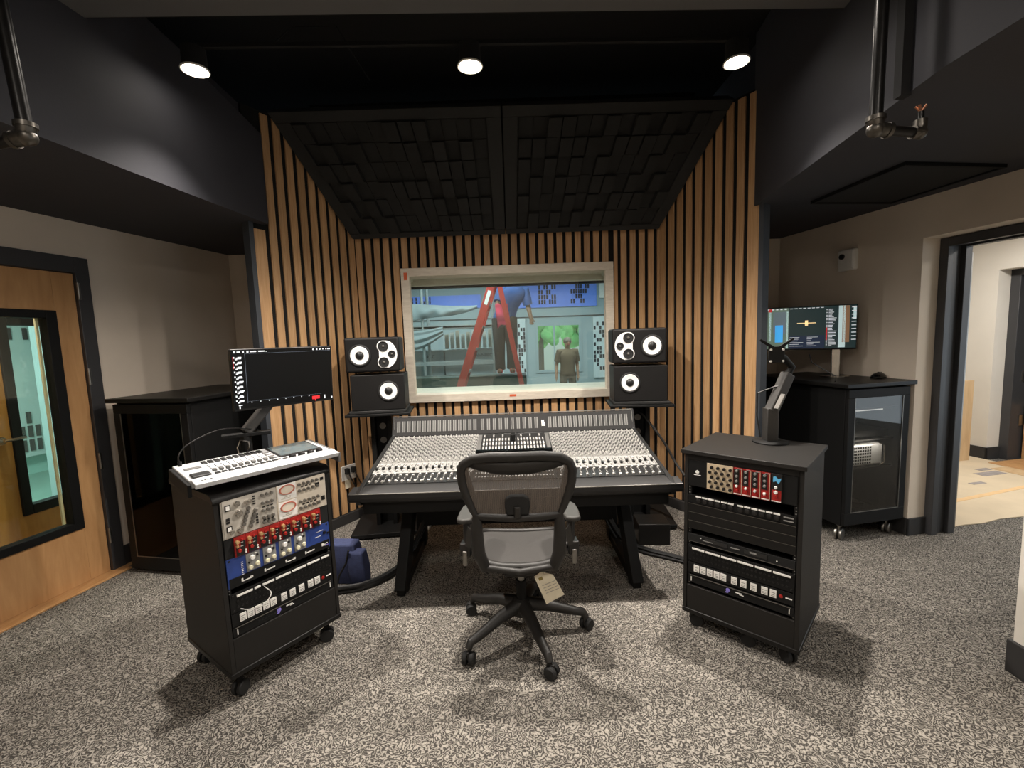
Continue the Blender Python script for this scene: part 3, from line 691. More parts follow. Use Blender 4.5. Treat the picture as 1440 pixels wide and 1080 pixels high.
# centre section
cs = MB(CT); cs.box(-.262, .258, .015, .74, -.004, .003, K['cdark']).box(-.262, .258, .40, .43, .003, .02, K['blackgloss']).box(-.262, -.235, .43, .73, .003, .007, K['cgrey']).box(.23, .258, .43, .73, .003, .007, K['cgrey'])
cs.build('centre_section', con, .001)
mb = MB(CT)
for k in range(20):
    x = -.222+k*.0225
    for j in range(3 if k % 3 else 4):
        mb.box(x, x+.010, .45+j*.075, .50+j*.072, .003, .011, K['knobl'] if (k+j) % 3 else K['csilver'])
for k in range(26):
    x = -.245+k*.0188
    for j in range(7):
        mb.cbox((x+.006, .05+j*.05, .006), (.010, .016, .009), K['knobl'] if (k*3+j*5) % 4 else K['knobm'])
o = mb.build('button', con); o['kind'] = 'stuff'
# meter bridge
pm0 = Vector((0, .372, .848)); pm1 = Vector((0, .421, .984)); md = (pm1-pm0).normalized(); ma = math.atan2(md.z, md.y)
MT = Matrix.Translation(pm0) @ Matrix.Rotation(ma, 4, 'X'); ML = (pm1-pm0).length
MB(MT).box(-.905, .905, 0, ML, -.012, .004, K['metermat']).build('meter_bridge', con, .002)
mb = MB(); mb.tube([(-.908, .423, .990), (.908, .423, .990)], .004, K['steel'], 8); mb.tube([(-.908, .374, .852), (-.908, .423, .990)], .003, K['steel'], 8); mb.tube([(.908, .374, .852), (.908, .423, .990)], .003, K['steel'], 8); mb.build('trim_strip', con)
mbm = MB(MT).box(-.012, .012, .030, .115, 0, .0048, K['meterglass']).box(-.012, -.008, .03, .115, 0, .0054, K['lcd']).box(.006, .010, .03, .115, 0, .0054, K['lcd']).mesh('meter')
for k in range(42):
    x = (-.875+k*.0388) if k < 16 else ((-.235+(k-16)*.0455) if k < 26 else (.278+(k-26)*.0388))
    link('meter', mbm, con, (x, 0, 0))
mb = MB(MT); mb.box(.215, .222, .045, .09, 0, .006, K['white']).box(.222, .234, .076, .09, 0, .006, K['white']).box(.228, .242, .045, .074, 0, .006, K['white']); mb.build('logo', con, label='small white block logo on the meter bridge')
# small talkback microphone on the console
t = thing('talkback_microphone', 'small black gooseneck microphone box on the middle of the console', 'microphone', con.location+onc(-.008, .60, .008))
MB().box(-.018, .018, -.03, .03, 0, .05, K['blackmatt']).build('base', t, .004)
MB().tube([(0, .02, .05), (-.004, .05, .12), (-.02, .10, .19), (-.03, .12, .215)], .0022, K['rubber'], 6).build('gooseneck', t)

# ================================================================== MONITOR SPEAKERS AND STANDS
def cone(parent, x, z, r, y=0., mt='cone'):
    T = Matrix.Translation((x, y, z)) @ Matrix.Rotation(PI/2, 4, 'X')
    w_ = MB().lathe([(r*1.28, -.004), (r*1.28, .006), (r*1.16, .010), (r*1.04, .004)], K['rubber'], T, 28, False).build('surround', parent)
    MB().lathe([(r*1.06, .004), (r*1.0, .009), (r*.5, .003), (.0, .002)], K[mt], T, 28, False).build('woofer', parent)
    MB().lathe([(r*.50, .002), (r*.46, .008), (r*.3, .016), (0, .020)], K['cap'], T, 20).build('dust_cap', parent)
def topspk(lab, loc, rz, mir):
    t = thing('monitor_speaker', lab, 'speaker', loc, rz, 'studio monitor speakers')
    MB().box(-.21, .21, 0, .30, 0, .275, K['spk']).build('cabinet', t, .018, 4)
    cone(t, -mir*.095, .135, .068)
    # kidney shaped white plate
    T = Matrix.Translation((mir*.112, -.001, .139)) @ Matrix.Rotation(PI/2, 4, 'X')
    pts = []
    for a in range(-100, 101, 8): pts.append((mir*(.004+.082*math.cos(R(a))) - (0), .108*math.sin(R(a)), 0))
    for c, (ax, az) in enumerate(((-.022, .062), (-.022, -.062))): pass
    lobe = [(mir*(-.026+.046*math.cos(R(a))), .062+.046*math.sin(R(a)), 0) for a in range(95, 236, 12)]
    low = [(p[0], -p[1], 0) for p in reversed(lobe)]
    arc = [(mir*(-.012+.092*math.cos(R(a))), .108*math.sin(R(a)), 0) for a in range(-84, 85, 8)]
    poly = arc+lobe+low
    MB().prism(poly, (0, 0, .006), K['cone'], T).build('driver_plate', t, label='white kidney-shaped plate')
    for x, z, r in ((-.024, .062, .040), (-.024, -.062, .040), (.040, .0, .029)):
        d = MB().lathe([(r, .006), (r, .011), (r*.86, .011), (r*.8, .007), (0, .0065)], K['rubber'], T @ Matrix.Translation((mir*x, z, 0)), 22, False).build('driver', t)
        MB().lathe([(r*.32, .006), (r*.2, .013), (0, .015)], K['steel'], T @ Matrix.Translation((mir*x, z, 0)), 12).build('dome', d)
    return t
def lowspk(lab, loc, rz, mir):
    t = thing('subwoofer_speaker', lab, 'speaker', loc, rz, 'studio monitor speakers')
    MB().box(-.208, .208, 0, .30, 0, .282, K['spk']).build('cabinet', t, .006, 3)
    cone(t, mir*.082, .150, .064)
    return t
def stand(lab, loc, rz):
    t = thing('speaker_stand', lab, 'speaker stand', loc, rz, 'speaker stands')
    MB().box(-.25, .25, -.02, .36, .985, 1.005, K['blackmatt']).build('top_plate', t, .004)
    MB().box(-.22, .22, .0, .34, 1.005, 1.03, K['rubber']).build('isolation_pad', t, .006)
    MB().box(-.26, .26, -.06, .44, .012, .045, K['blackmatt']).build('base_plate', t, .004)
    mb = MB(); mb.box(-.085, -.05, .12, .24, .04, .985, K['blackmatt']).box(.05, .085, .12, .24, .04, .985, K['blackmatt']).box(-.05, .05, .20, .24, .04, .985, K['blackmatt'])
    mb.build('column', t, .003)
    for i in range(7):
        MB().cyl((0, .199, .15+i*.12), (0, .196, .15+i*.12), .026, K['steel'], n=18).build('column_hole_ring', t)
    for x in (-.22, .22):
        for y in (-.02, .40): MB().cyl((x, y, 0), (x, y, .014), .012, K['rubber'], n=10).build('foot', t)
    return t
sL = (-1.066, 3.51); sR = (1.018, 3.51)
stand('black column stand under the left pair of speakers', (sL[0]-.005, sL[1], 0), R(7)); stand('black column stand under the right pair of speakers', (sR[0]+.005, sR[1], 0), R(-6))
lowspk('black single-woofer speaker box at the bottom of the left stack', (sL[0]+.005, sL[1]+.01, 1.031), R(7), 1)
topspk('black speaker with white kidney plate, on top of the left stack', (sL[0]-.022, sL[1]+.01, 1.333), R(7), 1)
lowspk('black single-woofer speaker box at the bottom of the right stack', (sR[0]-.002, sR[1]+.01, 1.031), R(-6), -1)
topspk('black speaker with white kidney plate, on top of the right stack', (sR[0]-.008, sR[1]+.01, 1.333), R(-6), -1)
for nm in ('left', 'right'):
    pass

# ================================================================== EQUIPMENT RACKS
U = .04445; RWd, RD = .53, .47
class RackFrame:
    def __init__(s, x, y, a, zt):      # rails region top at zt
        s.x, s.y, s.a, s.zt = x, y, a, zt
        s.ex = Vector((math.cos(a), math.sin(a), 0)); s.ey = Vector((-math.sin(a), math.cos(a), 0))
    def w(s, lx, ly, z): return Vector((s.x, s.y, 0))+s.ex*lx+s.ey*ly+Vector((0, 0, z))
def caster(parent, x, y, r=.034, mt='rubber', ang=.5, fork='blackmatt', top=.1):
    c = thing_child('caster', parent, (x, y, 0), ang)
    mb = MB()
    for s in (-1, 1): mb.lathe([(r*.5, s*.006), (r*.95, s*.006), (r, s*.010), (r, s*.020), (r*.9, s*.024), (0, s*.024)], K[mt], Matrix.Translation((0, 0, r)) @ Matrix.Rotation(PI/2, 4, 'X'), 20)
    mb.build('wheel', c)
    mb = MB(); mb.box(-.012, .012, -.006, .006, r*.6, top-.004, K[fork]).tube([(0, 0, top-.02), (0, 0, top)], .018, K[fork], 12).box(-.028, .028, -.028, .028, top-.006, top, K[fork]); mb.build('fork', c)
    return c
def thing_child(name, parent, loc, rz=0):
    o = bpy.data.objects.new(name, None); COL.objects.link(o); o.empty_display_size = .03; o.parent = parent; o.location = loc; o.rotation_euler = (0, 0, rz); return o
def rack(lab, fr, zb, ztop, railtop, railbot, round_top):
    t = thing('equipment_rack', lab, 'equipment rack', fr.w(0, 0, 0), fr.a, 'rolling equipment racks')
    W, D = RWd, RD
    for x in (0, W-.019):
        mb = MB(); mb.prism([(x, -.012, zb), (x, D, zb), (x, D, ztop-.02), (x, .004, ztop-.02)], (.019, 0, 0), K['rackpaint']); mb.build('side_panel', t, .002)
    MB().box(.019, W-.019, D-.018, D, zb, ztop-.02, K['rackpaint']).build('back_panel', t)
    if round_top:
        mb = MB(); pr = [(D+.005, ztop-.022), (D+.005, ztop), (.03, ztop), (.008, ztop-.006), (-.006, ztop-.022), (-.008, ztop-.034), (.0, ztop-.044), (.03, ztop-.03)]
        mb.prism([(-.006, y, z) for y, z in pr], (W+.012, 0, 0), K['black']); mb.build('top_panel', t, .002)
    else:
        MB().box(-.012, W+.012, -.016, D+.012, ztop-.022, ztop, K['rackpaint']).build('top_panel', t, .003)
        MB().box(.019, W-.019, .0, .02, railtop, ztop-.022, K['black']).build('header_strip', t)
    MB().box(.019, W-.019, -.008, .012, zb, railbot, K['rackpaint']).build('front_panel', t, .002)
    MB().box(-.004, W+.004, -.014, D, zb-.004, zb+.02, K['black']).build('plinth', t, .004)
    for x in (.0195, W-.0195-.017):
        mb = MB(); mb.box(x, x+.017, .006, .03, railbot, railtop, K['blackmatt'])
        for i in range(int((railtop-railbot)/U*3)): mb.cbox((x+.0085, .0055, railbot+.008+i*U/3), (.005, .002, .005), K['knobm'])
        mb.build('rack_rail', t)
    MB().box(.02, W-.02, .20, .21, railbot, railtop, K['dark']).build('inner_baffle', t)
    for x, y in ((.05, .045), (W-.05, .045), (.05, D-.05), (W-.05, D-.05)): caster(t, x, y, .034, 'rubber', R(-35 if x > .2 else 25), top=zb-.004)
    return t
class UnitFrame:      # a rack unit: local x from the left ear, z up from its bottom, front face at y=0
    def __init__(s, fr, railtop, u0, n, name, lab, cat, depth=.16, group=None, face='blackmatt', x0=0, w=.4826, depth0=-.004, facelabel=None):
        s.h = n*U-.0012; s.wd = w
        s.t = thing(name, lab, cat, fr.w(.0237+x0, depth0, railtop-(u0+n)*U), fr.a, group)
        MB().box(0, w, 0, .006, 0, s.h, K[face]).build('faceplate', s.t, .0006, label=facelabel)
        if depth: MB().box(.026 if w > .4 else .002, w-(.026 if w > .4 else .002), .006, depth, .003, s.h-.003, K['black']).build('chassis', s.t)
    def knob(s, x, z, r, mt, h=.014, name='knob', n=14):
        T = Matrix.Translation((x, 0, z)) @ Matrix.Rotation(PI/2, 4, 'X')
        MB().lathe([(r*1.05, 0), (r, h*.75), (r*.8, h), (0, h)], K[mt], T, n).build(name, s.t)
    def bx(s, name, x, z, sx, sz, mt, h=.004, bev=0, label=None):
        return MB().box(x-sx/2, x+sx/2, -h, .001, z-sz/2, z+sz/2, K[mt]).build(name, s.t, bev, label=label)
    def many(s, name, items, mt, h=.004):
        mb = MB()
        for x, z, sx, sz in items: mb.box(x-sx/2, x+sx/2, -h, .001, z-sz/2, z+sz/2, K[mt])
        return mb.build(name, s.t)
    def txt(s, str_, x, z, size, mt='white', name='lettering', align='LEFT'):
        return text(name, str_, size, K[mt], s.t, (x, -.0012, z), FRONT, .0004, align)
    def screws(s):
        for x in (.012, s.wd-.012):
            for z in ((.01, s.h-.01) if s.h > .06 else (s.h/2,)):
                T = Matrix.Translation((x, 0, z)) @ Matrix.Rotation(PI/2, 4, 'X')
                MB().lathe([(.005, 0), (.004, .002), (0, .003)], K['knobk'], T, 8).build('screw', s.t)
rl = RackFrame(-1.2685, 1.8204, .9513, .93)
ZTL, RTL = .948, .922
rack('black rolling equipment rack at the left, with the silver control desk on it', rl, .125, ZTL, RTL, RTL-14*U-.004, True)
rr = RackFrame(.8793, 2.2669, -.7624, .93)
ZTR, RTR = .965, .912
rack('black rolling equipment rack at the right, with the empty monitor arm on it', rr, .09, ZTR, RTR, RTR-15*U-.004, False)
caster(bpy.data.objects['equipment_rack.001'], RWd*.58, .05, .034, 'rubber', R(10), top=.086)
bpy.context.view_layer.update()
# --- left rack units
u = UnitFrame(rl, RTL, 0, 4, 'channel_strip_unit', 'tall silver rack unit with two red-ringed oval meters, topmost in the left rack', 'rack unit', .17, face='silverface')
u.bx('cover_plate', .118, u.h/2, .226, u.h-.006, 'silverface', .003, .001); u.bx('cover_plate', .357, u.h/2, .244, u.h-.006, 'cream', .003, .001, 'cream right half')
for z in (.130, .046):
    u.bx('meter_card', .283, z, .088, .078, 'white', .0045, .001)
    T = Matrix.Translation((.283, -.004, z+.012)) @ Matrix.Rotation(PI/2, 4, 'X') @ Matrix.Diagonal((1, .62, 1, 1))
    MB().lathe([(.037, 0), (.037, .005), (.031, .005), (.031, .002)], mat('copper_red_ring', (176, 96, 76), .5) if z > .1 else bpy.data.materials['copper_red_ring'], T, 26).build('meter_ring', u.t, label='dull red oval ring')
    MB().lathe([(.031, .001), (.031, .003), (0, .003)], K['cream'], T, 24).build('meter_face', u.t)
    u.many('needle_print', [(.283, z-.022, .03, .0016), (.275, z-.029, .045, .0012)], 'tagprint', .0052)
for i in range(5):
    for j, z in enumerate((.148, .117, .062, .030)): u.knob(.342+i*.023, z, .0075, 'steel')
u.many('switch', [(.36+i*.02, .134, .012, .005) for i in range(3)]+[(.36+i*.02, .046, .012, .005) for i in range(4)], 'knobk', .006)
u.many('meter_window', [(.462, .045, .018, .022), (.462, .145, .016, .014), (.436, .125, .02, .014), (.436, .03, .018, .014)], 'knobk', .006)
for x, z, r in ((.062, .145, .013), (.066, .100, .016), (.066, .024, .014), (.1, .140, .009), (.115, .140, .009), (.032, .028, .010)): u.knob(x, z, r, 'chrome', .016)
for k in range(2):
    for i in range(5): u.knob(.083+i*.006+k*.028, .045+i*.016-k*.018, .009, 'steel', .012)
for i in range(3):
    for z in (.150, .112, .078, .045, .022): u.knob(.168+i*.021, z, .0072, 'steel')
u.many('switch', [(.133, .155-i*.011, .011, .006) for i in range(4)]+[(.14, .07-i*.013, .009, .008) for i in range(4)]+[(.172+i*.018, .094, .011, .005) for i in range(3)]+[(.172+i*.018, .033, .011, .005) for i in range(3)], 'knobk', .006)
u.many('meter_window', [(.025, .135, .022, .026), (.022, .085, .014, .012), (.022, .072, .014, .01), (.025, .042, .022, .026)], 'knobk', .0055)
u.many('meter_glass', [(.025, .135, .014, .018), (.025, .042, .014, .018)], 'white', .0062)
u.screws()
# red preamp row: chassis + eight modules
u = UnitFrame(rl, RTL, 4, 2, 'module_chassis', 'black rack frame holding the row of red modules in the left rack', 'rack unit', .17, face='dark')
for i in range(8):
    x0 = .036+i*.0505
    m_ = UnitFrame(rl, RTL, 4, 2, 'preamp_module', 'red preamp module with brass knob in the left rack', 'preamp module', 0, 'red preamp modules in the left rack', 'red', x0, .049, -.0105)
    m_.t['label'] = ['red preamp module at the far left end of the left rack row', 'second red preamp module from the left in the left rack row', 'third red preamp module from the left in the left rack row', 'fourth red preamp module from the left in the left rack row', 'fifth red preamp module from the left in the left rack row', 'sixth red preamp module from the left in the left rack row', 'seventh red preamp module from the left in the left rack row', 'red preamp module at the far right end of the left rack row'][i]
    m_.knob(.010, .066, .0085, 'gold', .014); m_.knob(.010, .046, .006, 'gold', .010)
    m_.knob(.030, .070, .005, 'red', .01); m_.knob(.017, .026, .008, 'red', .012)
    m_.bx('button_block', .024, .020, .036, .036, 'knobk', .003)
    m_.bx('panel_insert', .036, .05, .018, .03, 'knobk', .002)
    for z in (.010, .020): m_.knob(.043, z, .004, 'white', .006)
    m_.many('lettering_marks', [(.03, .058, .012, .0016), (.03, .042, .01, .0016)], 'white', .0025)
# blue EQ unit
u = UnitFrame(rl, RTL, 6, 3, 'equaliser_unit', 'royal blue rack unit with four grey knob panels and black label strip', 'rack unit', .17, face='blue')
for i in range(4):
    x0 = .108+i*.073
    u.bx('channel_plate', x0, .088, .058, .082, 'greyface', .003, .001)
    u.knob(x0-.004, .106, .011, 'white', .014); u.knob(x0+.018, .110, .005, 'knobk', .008); u.knob(x0-.018, .086, .004, 'knobk', .008)
    u.knob(x0-.014, .064, .0095, 'ivory', .012); u.knob(x0+.016, .070, .0095, 'ivory', .012); u.knob(x0+.012, .12, .004, 'white', .006)
u.bx('label_strip', .241, .022, .47, .042, 'blackmatt', .0035)
for i, n_ in enumerate((1, 2, 3, 4)):
    x0 = .05+i*.098
    u.txt(str(n_), x0-.014, .024, .018); u.many('brush_marks', [(x0+.028, .016+.004*(i % 2), .045, .0045), (x0+.006, .022, .007, .014), (x0+.045, .022, .012, .004)], 'white', .0042)
u.many('logo', [(.44, .026, .010, .014), (.452, .022, .005, .010), (.462, .028, .012, .004)], 'white', .0042); u.many('logo', [(.462, .018, .018, .004)], 'purple', .0044)
u.many('printed_lines', [(.062, .10-k*.008, .008, .002) for k in range(8)]+[(.43, .10, .04, .0016), (.42, .075, .03, .0016)], 'white', .0012)
u.many('button', [(.455, .085, .012, .014), (.475, .078, .01, .01)], 'knobk', .006); u.screws()
def patchbay(fr, rt, u0, where, labs, cable=False):
    u = UnitFrame(fr, rt, u0, 2, 'patchbay', 'black patchbay with a row of white card strips across the %s' % where, 'rack unit', .15, face='blackmatt')
    for k, (a, b) in enumerate(labs): u.bx('label_strip', (a+b)/2, .072, b-a, .0085, 'white', .004)
    mb = MB()
    for j in range(2):
        for i in range(24): mb.lathe([(.0052, 0), (.0052, .003), (.003, .003), (.003, .0005)], K['knobk'], Matrix.Translation((.03+i*.0184, 0, .022+j*.026)) @ Matrix.Rotation(PI/2, 4, 'X'), 8)
    o = mb.build('jack_socket', u.t)
    u.screws(); return u
patchbay(rl, RTL, 9.55, 'left rack', [(.028, .094), (.103, .128), (.138, .19), (.198, .268), (.276, .345), (.353, .418), (.428, .47)])
t = tag(MB().tube(smooth([rl.w(.165, -.012, RTL-10.1*U)+Vector((0, 0, 0)), rl.w(.175, -.05, RTL-10.7*U), rl.w(.13, -.06, RTL-11.4*U), rl.w(.085, -.03, RTL-11.5*U), rl.w(.06, -.010, RTL-11.3*U)], 5), .0022, K['knobl'], 8).build('patch_cable'), 'pale patch lead looping across the left rack patchbay', 'cable')
def squares(fr, rt, u0, where):
    u = UnitFrame(fr, rt, u0, 1.35, 'label_unit', 'black panel with a row of square white labels in the %s' % where, 'rack unit', .12, face='blackmatt')
    for k, x in enumerate((.045, .078, .111, .145, .178, .228, .27, .315, .362, .398)):
        b_ = u.bx('square_label', x, .032, .027, .036, 'white', .0035)
        MB().box(x-.009, x+.009, -.0042, -.003, .036, .0385, K['knobm']).box(x-.008, x+.008, -.0042, -.003, .026, .0285, K['knobm']).box(x-.009, x+.009, -.0042, -.003, .019, .0215, K['knobm']).build('print', b_)
    u.bx('badge', .203, .036, .016, .026, 'knobk', .005); u.txt('A', .198, .03, .012)
    u.knob(.43, .03, .008, 'red', .003, 'badge', 12); u.many('lettering_marks', [(.462, .03, .026, .005)], 'white', .002)
    return u
squares(rl, RTL, 11.6, 'left rack')
def logo_unit(fr, rt, u0, where, n=1):
    u = UnitFrame(fr, rt, u0, n, 'power_unit', 'black one-space unit with small violet logo, lowest in the %s' % where, 'rack unit', .15, face='blackmatt')
    u.bx('trim_strip', .241, u.h-.003, .46, .0025, 'steel', .003)
    u.knob(.20, .024, .010, 'purple', .002, 'logo', 14); u.many('logo', [(.195, .012, .014, .005)], 'purple', .0018)
    u.many('lettering_marks', [(.25, .026, .030, .005), (.262, .020, .020, .003)], 'white', .002); u.many('vent_slot', [(.11+i*.014, .02, .010, .012) for i in range(6)], 'dark', .001)
    u.many('handle_print', [(.018, .02, .004, .024), (.465, .02, .004, .024)], 'white', .002)
    return u
logo_unit(rl, RTL, 13.0, 'left rack')
# --- right rack units
u = UnitFrame(rr, RTR, 0, 3, 'module_chassis', 'black faceplate with a small white round logo, top of the right rack', 'rack unit', .17, face='blackmatt')
u.knob(.045, .075, .009, 'white', .0015, 'logo'); u.bx('logo', .045, .060, .034, .003, 'white', .0015)
m_ = UnitFrame(rr, RTR, 0, 3, 'filter_module', 'beige module with staggered black knobs in the right rack', 'rack module', 0, None, 'beige', .094, .122, -.0105)
for j in range(5):
    for i in range(4): m_.knob(.016+i*.029+(.008 if j % 2 == 0 else -.001), .016+j*.0245, .0072, 'knobk', .012)
for i, lab in enumerate(('black and red module next to the beige knob module', 'second red module from the beige knob module in the right rack', 'third red module from the beige knob module in the right rack', 'fourth red module from the beige knob module in the right rack')):
    m_ = UnitFrame(rr, RTR, 0, 3, 'compressor_module', lab, 'rack module', 0, 'red modules in the right rack', 'red', .219+i*.040, .038, -.0105)
    m_.bx('dark_panel', .014, .088, .024, .075, 'knobk', .002); m_.bx('edge_strip', .036, .068, .002, .12, 'beige', .0025)
    for z in (.118, .092, .068, .044-.004*i): m_.knob(.015, z, .006, 'knobm' if z > .05 else 'white', .010)
    m_.bx('trim_strip', .019, .006, .034, .004, 'white', .003); m_.bx('trim_strip', .026, .128, .018, .004, 'knobm', .003)
    m_.knob(.018, .022, .007, 'red', .010)
m_ = UnitFrame(rr, RTR, 0, 3, 'equaliser_module', 'dark module with a sky blue patch above red, rightmost in its row', 'rack module', 0, None, 'knobk', .380, .044, -.0105)
mb = MB(); mb.prism([(.008, -.002, .118), (.008, -.002, .094), (.020, -.002, .100), (.030, -.002, .088), (.038, -.002, .104), (.040, -.002, .116), (.028, -.002, .110), (.018, -.002, .122)], (0, .002, 0), K['cyan']); mb.build('blue_print', m_.t)
m_.bx('red_print', .022, .032, .038, .052, 'red', .0015); m_.knob(.020, .070, .006, 'white', .008); m_.knob(.020, .048, .008, 'white', .008); m_.knob(.022, .030, .006, 'red', .008); m_.bx('trim_strip', .022, .006, .038, .004, 'white', .0025)
u = UnitFrame(rr, RTR, 4.05, 1, 'connector_unit', 'black panel of round sockets with white tabs along its top edge, in the right rack', 'rack unit', .12, face='blackmatt')
for i in range(12):
    x = .052+i*.031+(.012 if i > 5 else 0)
    u.bx('label_tab', x, .037-.000*i, .026, .007, 'white', .004)
    u.knob(x, .018, .011, 'knobk', .006, 'socket', 14)
u.many('lettering_marks', [(.452, .03, .04, .006), (.452, .014, .04, .005)], 'knobm', .002)
for k, lab in enumerate(('black blank panel just below the round sockets in the right rack', 'black blank panel, middle of three in the right rack', 'black blank panel, lowest of three in the right rack')):
    u = UnitFrame(rr, RTR, 5.1+k*1.02, 1, 'blank_rack_unit', lab, 'rack unit', 0, 'blank rack panels', 'black'); u.bx('edge_highlight', .241, u.h-.001, .48, .0018, 'steel', .001)
u = UnitFrame(rr, RTR, 8.75, 1, 'power_conditioner', 'black rack unit with faint grey lettering panel above the patchbay, right rack', 'rack unit', .18, face='dark')
u.bx('display', .14, .026, .11, .018, 'cdark', .002); u.bx('display', .32, .026, .10, .02, 'cdark', .002); u.many('lettering_marks', [(.23, .026, .04, .005), (.10, .022, .05, .004), (.31, .028, .03, .008)], 'knobm', .003)
u.knob(.41, .02, .003, 'white', .003, 'light'); u.knob(.065, .03, .003, 'white', .003, 'light'); u.bx('trim_strip', .241, .003, .47, .002, 'steel', .001)
patchbay(rr, RTR, 10.15, 'right rack', [(.022, .083), (.090, .158), (.166, .236), (.243, .312), (.32, .388), (.396, .468)])
squares(rr, RTR, 12.25, 'right rack')
logo_unit(rr, RTR, 13.75, 'right rack')

# --- control desk on the left rack
T0 = Vector((-1.222, 2.11, 1.026))
t = thing('control_desk', 'silver fader control desk with a small screen lying on the left rack', 'control desk', T0, 0, None, (R(0), 0, 0))
t.rotation_euler = Euler((.084, 0, .867), 'XYZ')
mb = MB(); mb.prism([(-.31, -.16, -.012), (-.31, -.165, .0), (-.31, .16, .0), (-.31, .16, -.062), (-.31, -.05, -.05)], (.62, 0, 0), K['silverdesk']); mb.build('body', t, .004)
MB().box(-.325, -.31, -.12, .16, -.065, -.01, K['blackmatt']).build('end_cheek', t, .003); MB().box(.31, .322, -.165, .16, -.05, .0, K['cgrey']).build('end_cheek', t, .003)
mb = MB(); mb.prism([(-.31, -.168, -.018), (-.31, -.172, .004), (-.31, -.105, .010), (-.31, -.10, .0)], (.62, 0, 0), K['silverdesk']); mb.build('front_lip', t, .003)
MB().box(.075, .285, -.045, .145, 0, .004, K['blackmatt']).build('screen_bezel', t, .002); MB().box(.085, .275, -.03, .138, .003, .005, K['screenoff']).build('screen', t)
for i in range(10):
    x = -.20+i*.0265
    MB().box(x-.0012, x+.0012, -.045, .075, 0, .001, K['knobk']).build('fader_slot', t)
    MB().box(x-.008, x+.008, -.042, -.022, .001, .012, K['cgrey']).build('fader_cap', t, .002)
    MB().box(x-.010, x+.010, .092, .135, .0, .005, K['knobk']).build('button', t, .002); MB().box(x-.010, x+.010, -.088, -.062, 0, .005, K['knobk']).build('button', t, .002)
mb = MB()
MB().box(-.295, -.225, -.085, -.03, 0, .010, K['cdark']).build('transport_pad', t, .004); MB().box(-.29, -.225, .05, .075, 0, .004, K['cgrey']).build('button_row', t, .002)
for j in range(5):
    MB().box(.04, .068, -.07+j*.035, -.058+j*.035, 0, .004, K['cgrey']).build('button', t, .001)
for i in range(4): MB().lathe([(.017, 0), (.016, .012), (.012, .017), (0, .017)], K['knobk'], Matrix.Translation((.118+i*.045, -.078, 0)), 16).build('encoder', t)
MB().box(.075, .095, -.082, -.068, 0, .004, K['knobk']).build('button', t, .001)
mb = MB()
for k in range(5): mb.box(-.292+k*.011, -.285+k*.011, -.146, -.138, .0078, .0084, K['cgrey'])
for k in range(4): mb.box(.245+k*.011, .252+k*.011, -.146, -.138, .0078, .0084, K['white'])
mb.build('printed_marks', t)
t2 = t.rotation_euler.to_matrix()
def cdl(x, y, z): return T0+t2 @ Vector((x, y, z))
base = cdl(-.285, .14, .001)
g_ = thing('gooseneck_microphone', 'thin black gooseneck microphone arching over the silver control desk', 'microphone', base)
tip = Vector((-1.36, 2.41, 1.098))-base
MB().tube(smooth([(0, 0, 0), (0, 0, .05), tip*.12+Vector((0, 0, .085)), tip*.45+Vector((0, 0, .098)), tip*.8+Vector((0, 0, .05)), tip*.92+Vector((0,0,.02))]), .003, K['pipe'], 8).build('gooseneck', g_)
MB().tube([tip*.9+Vector((0, 0, .026)), tip], [.006, .0075], K['rubber'], 10).build('capsule', g_); MB().cyl((0, 0, -.002), (0, 0, .02), .008, K['blackmatt'], n=12).build('base', g_)

# --- monitor arm + monitor, left
def monitor(lab, loc, rz, tilt, W, H, label_kind, stand_=None, arm=True):
    t = thing('monitor', lab, 'monitor', loc, rz); t.rotation_euler = Euler((tilt, 0, rz), 'XYZ')
    MB().box(-W/2, W/2, 0, .03, -H/2, H/2, K['black']).build('housing', t, .004)
    MB().box(-W/2+.006, W/2-.006, -.002, .001, -H/2+.012, H/2-.006, K['scrblack'] if label_kind == 'dark' else K['scrteal']).build('screen', t)
    return t
def px(t, items, mt, name='screen_content', y=-.0032):
    mb = MB()
    for x0, x1, z0, z1 in items: mb.box(x0, x1, y, -.002, z0, z1, K[mt])
    return mb.build(name, t)
ml = monitor('dark desktop monitor with a white icon column, on an arm behind the left rack', (-1.226, 2.43, 1.396), .825, .064, .52, .316, 'dark')
rn = random.Random(11); W, H = .52, .316
it = [(-.245, -.236, .139, .149), (-.23, -.215, .141, .147), (-.205, -.197, .139, .149), (-.185, -.176, .139, .149), (-.17, -.14, .141, .147), (-.13, -.10, .141, .147), (-.095, -.09, .140, .142), (.15, .157, .139, .147), (.17, .177, .139, .147), (.188, .195, .139, .147), (.206, .212, .140, .146), (.224, .228, .140, .146), (.234, .25, .140, .146), (.244, .252, -.143, -.135)]
for j in range(10):
    z = .112-j*.0245
    it += [(-.248, -.242, z, z+.008), (-.238+rn.uniform(0, .006), -.212, z-.004, z+.004), (-.24, -.23, z-.008, z-.003), (-.228, -.205-rn.uniform(0, .01), z+.002, z+.007)]
it += [(-.178+k*.042, -.174+k*.042, -.120, -.115) for k in range(8)]+[(-.238, -.22, -.130, -.126), (-.235, -.23, -.145, -.128), (.205, .210, -.143, -.122)]
px(ml, it, 'scrwhite', 'screen_icons'); px(ml, [(-.195, -.194, -.12, .135), (-.195, .25, .1335, .1342), (-.195, .19, -.1125, -.112)], 'scrgrey', 'screen_lines'); px(ml, [(.135, .178, -.140, -.122), (.150, .155, -.15, -.14), (-.25, -.248, .06, .12)], 'scrred', 'screen_badge')
t = thing('monitor_mount', 'black monitor arm carrying the dark monitor behind the left rack', 'monitor arm', (-1.42, 2.34, .949))
MB().box(-.06, .06, -.05, .05, 0, .012, K['blackmatt']).build('base_plate', t, .003); MB().cyl((0, 0, .012), (0, 0, .15), .028, K['blackmatt'], n=18).build('post', t)
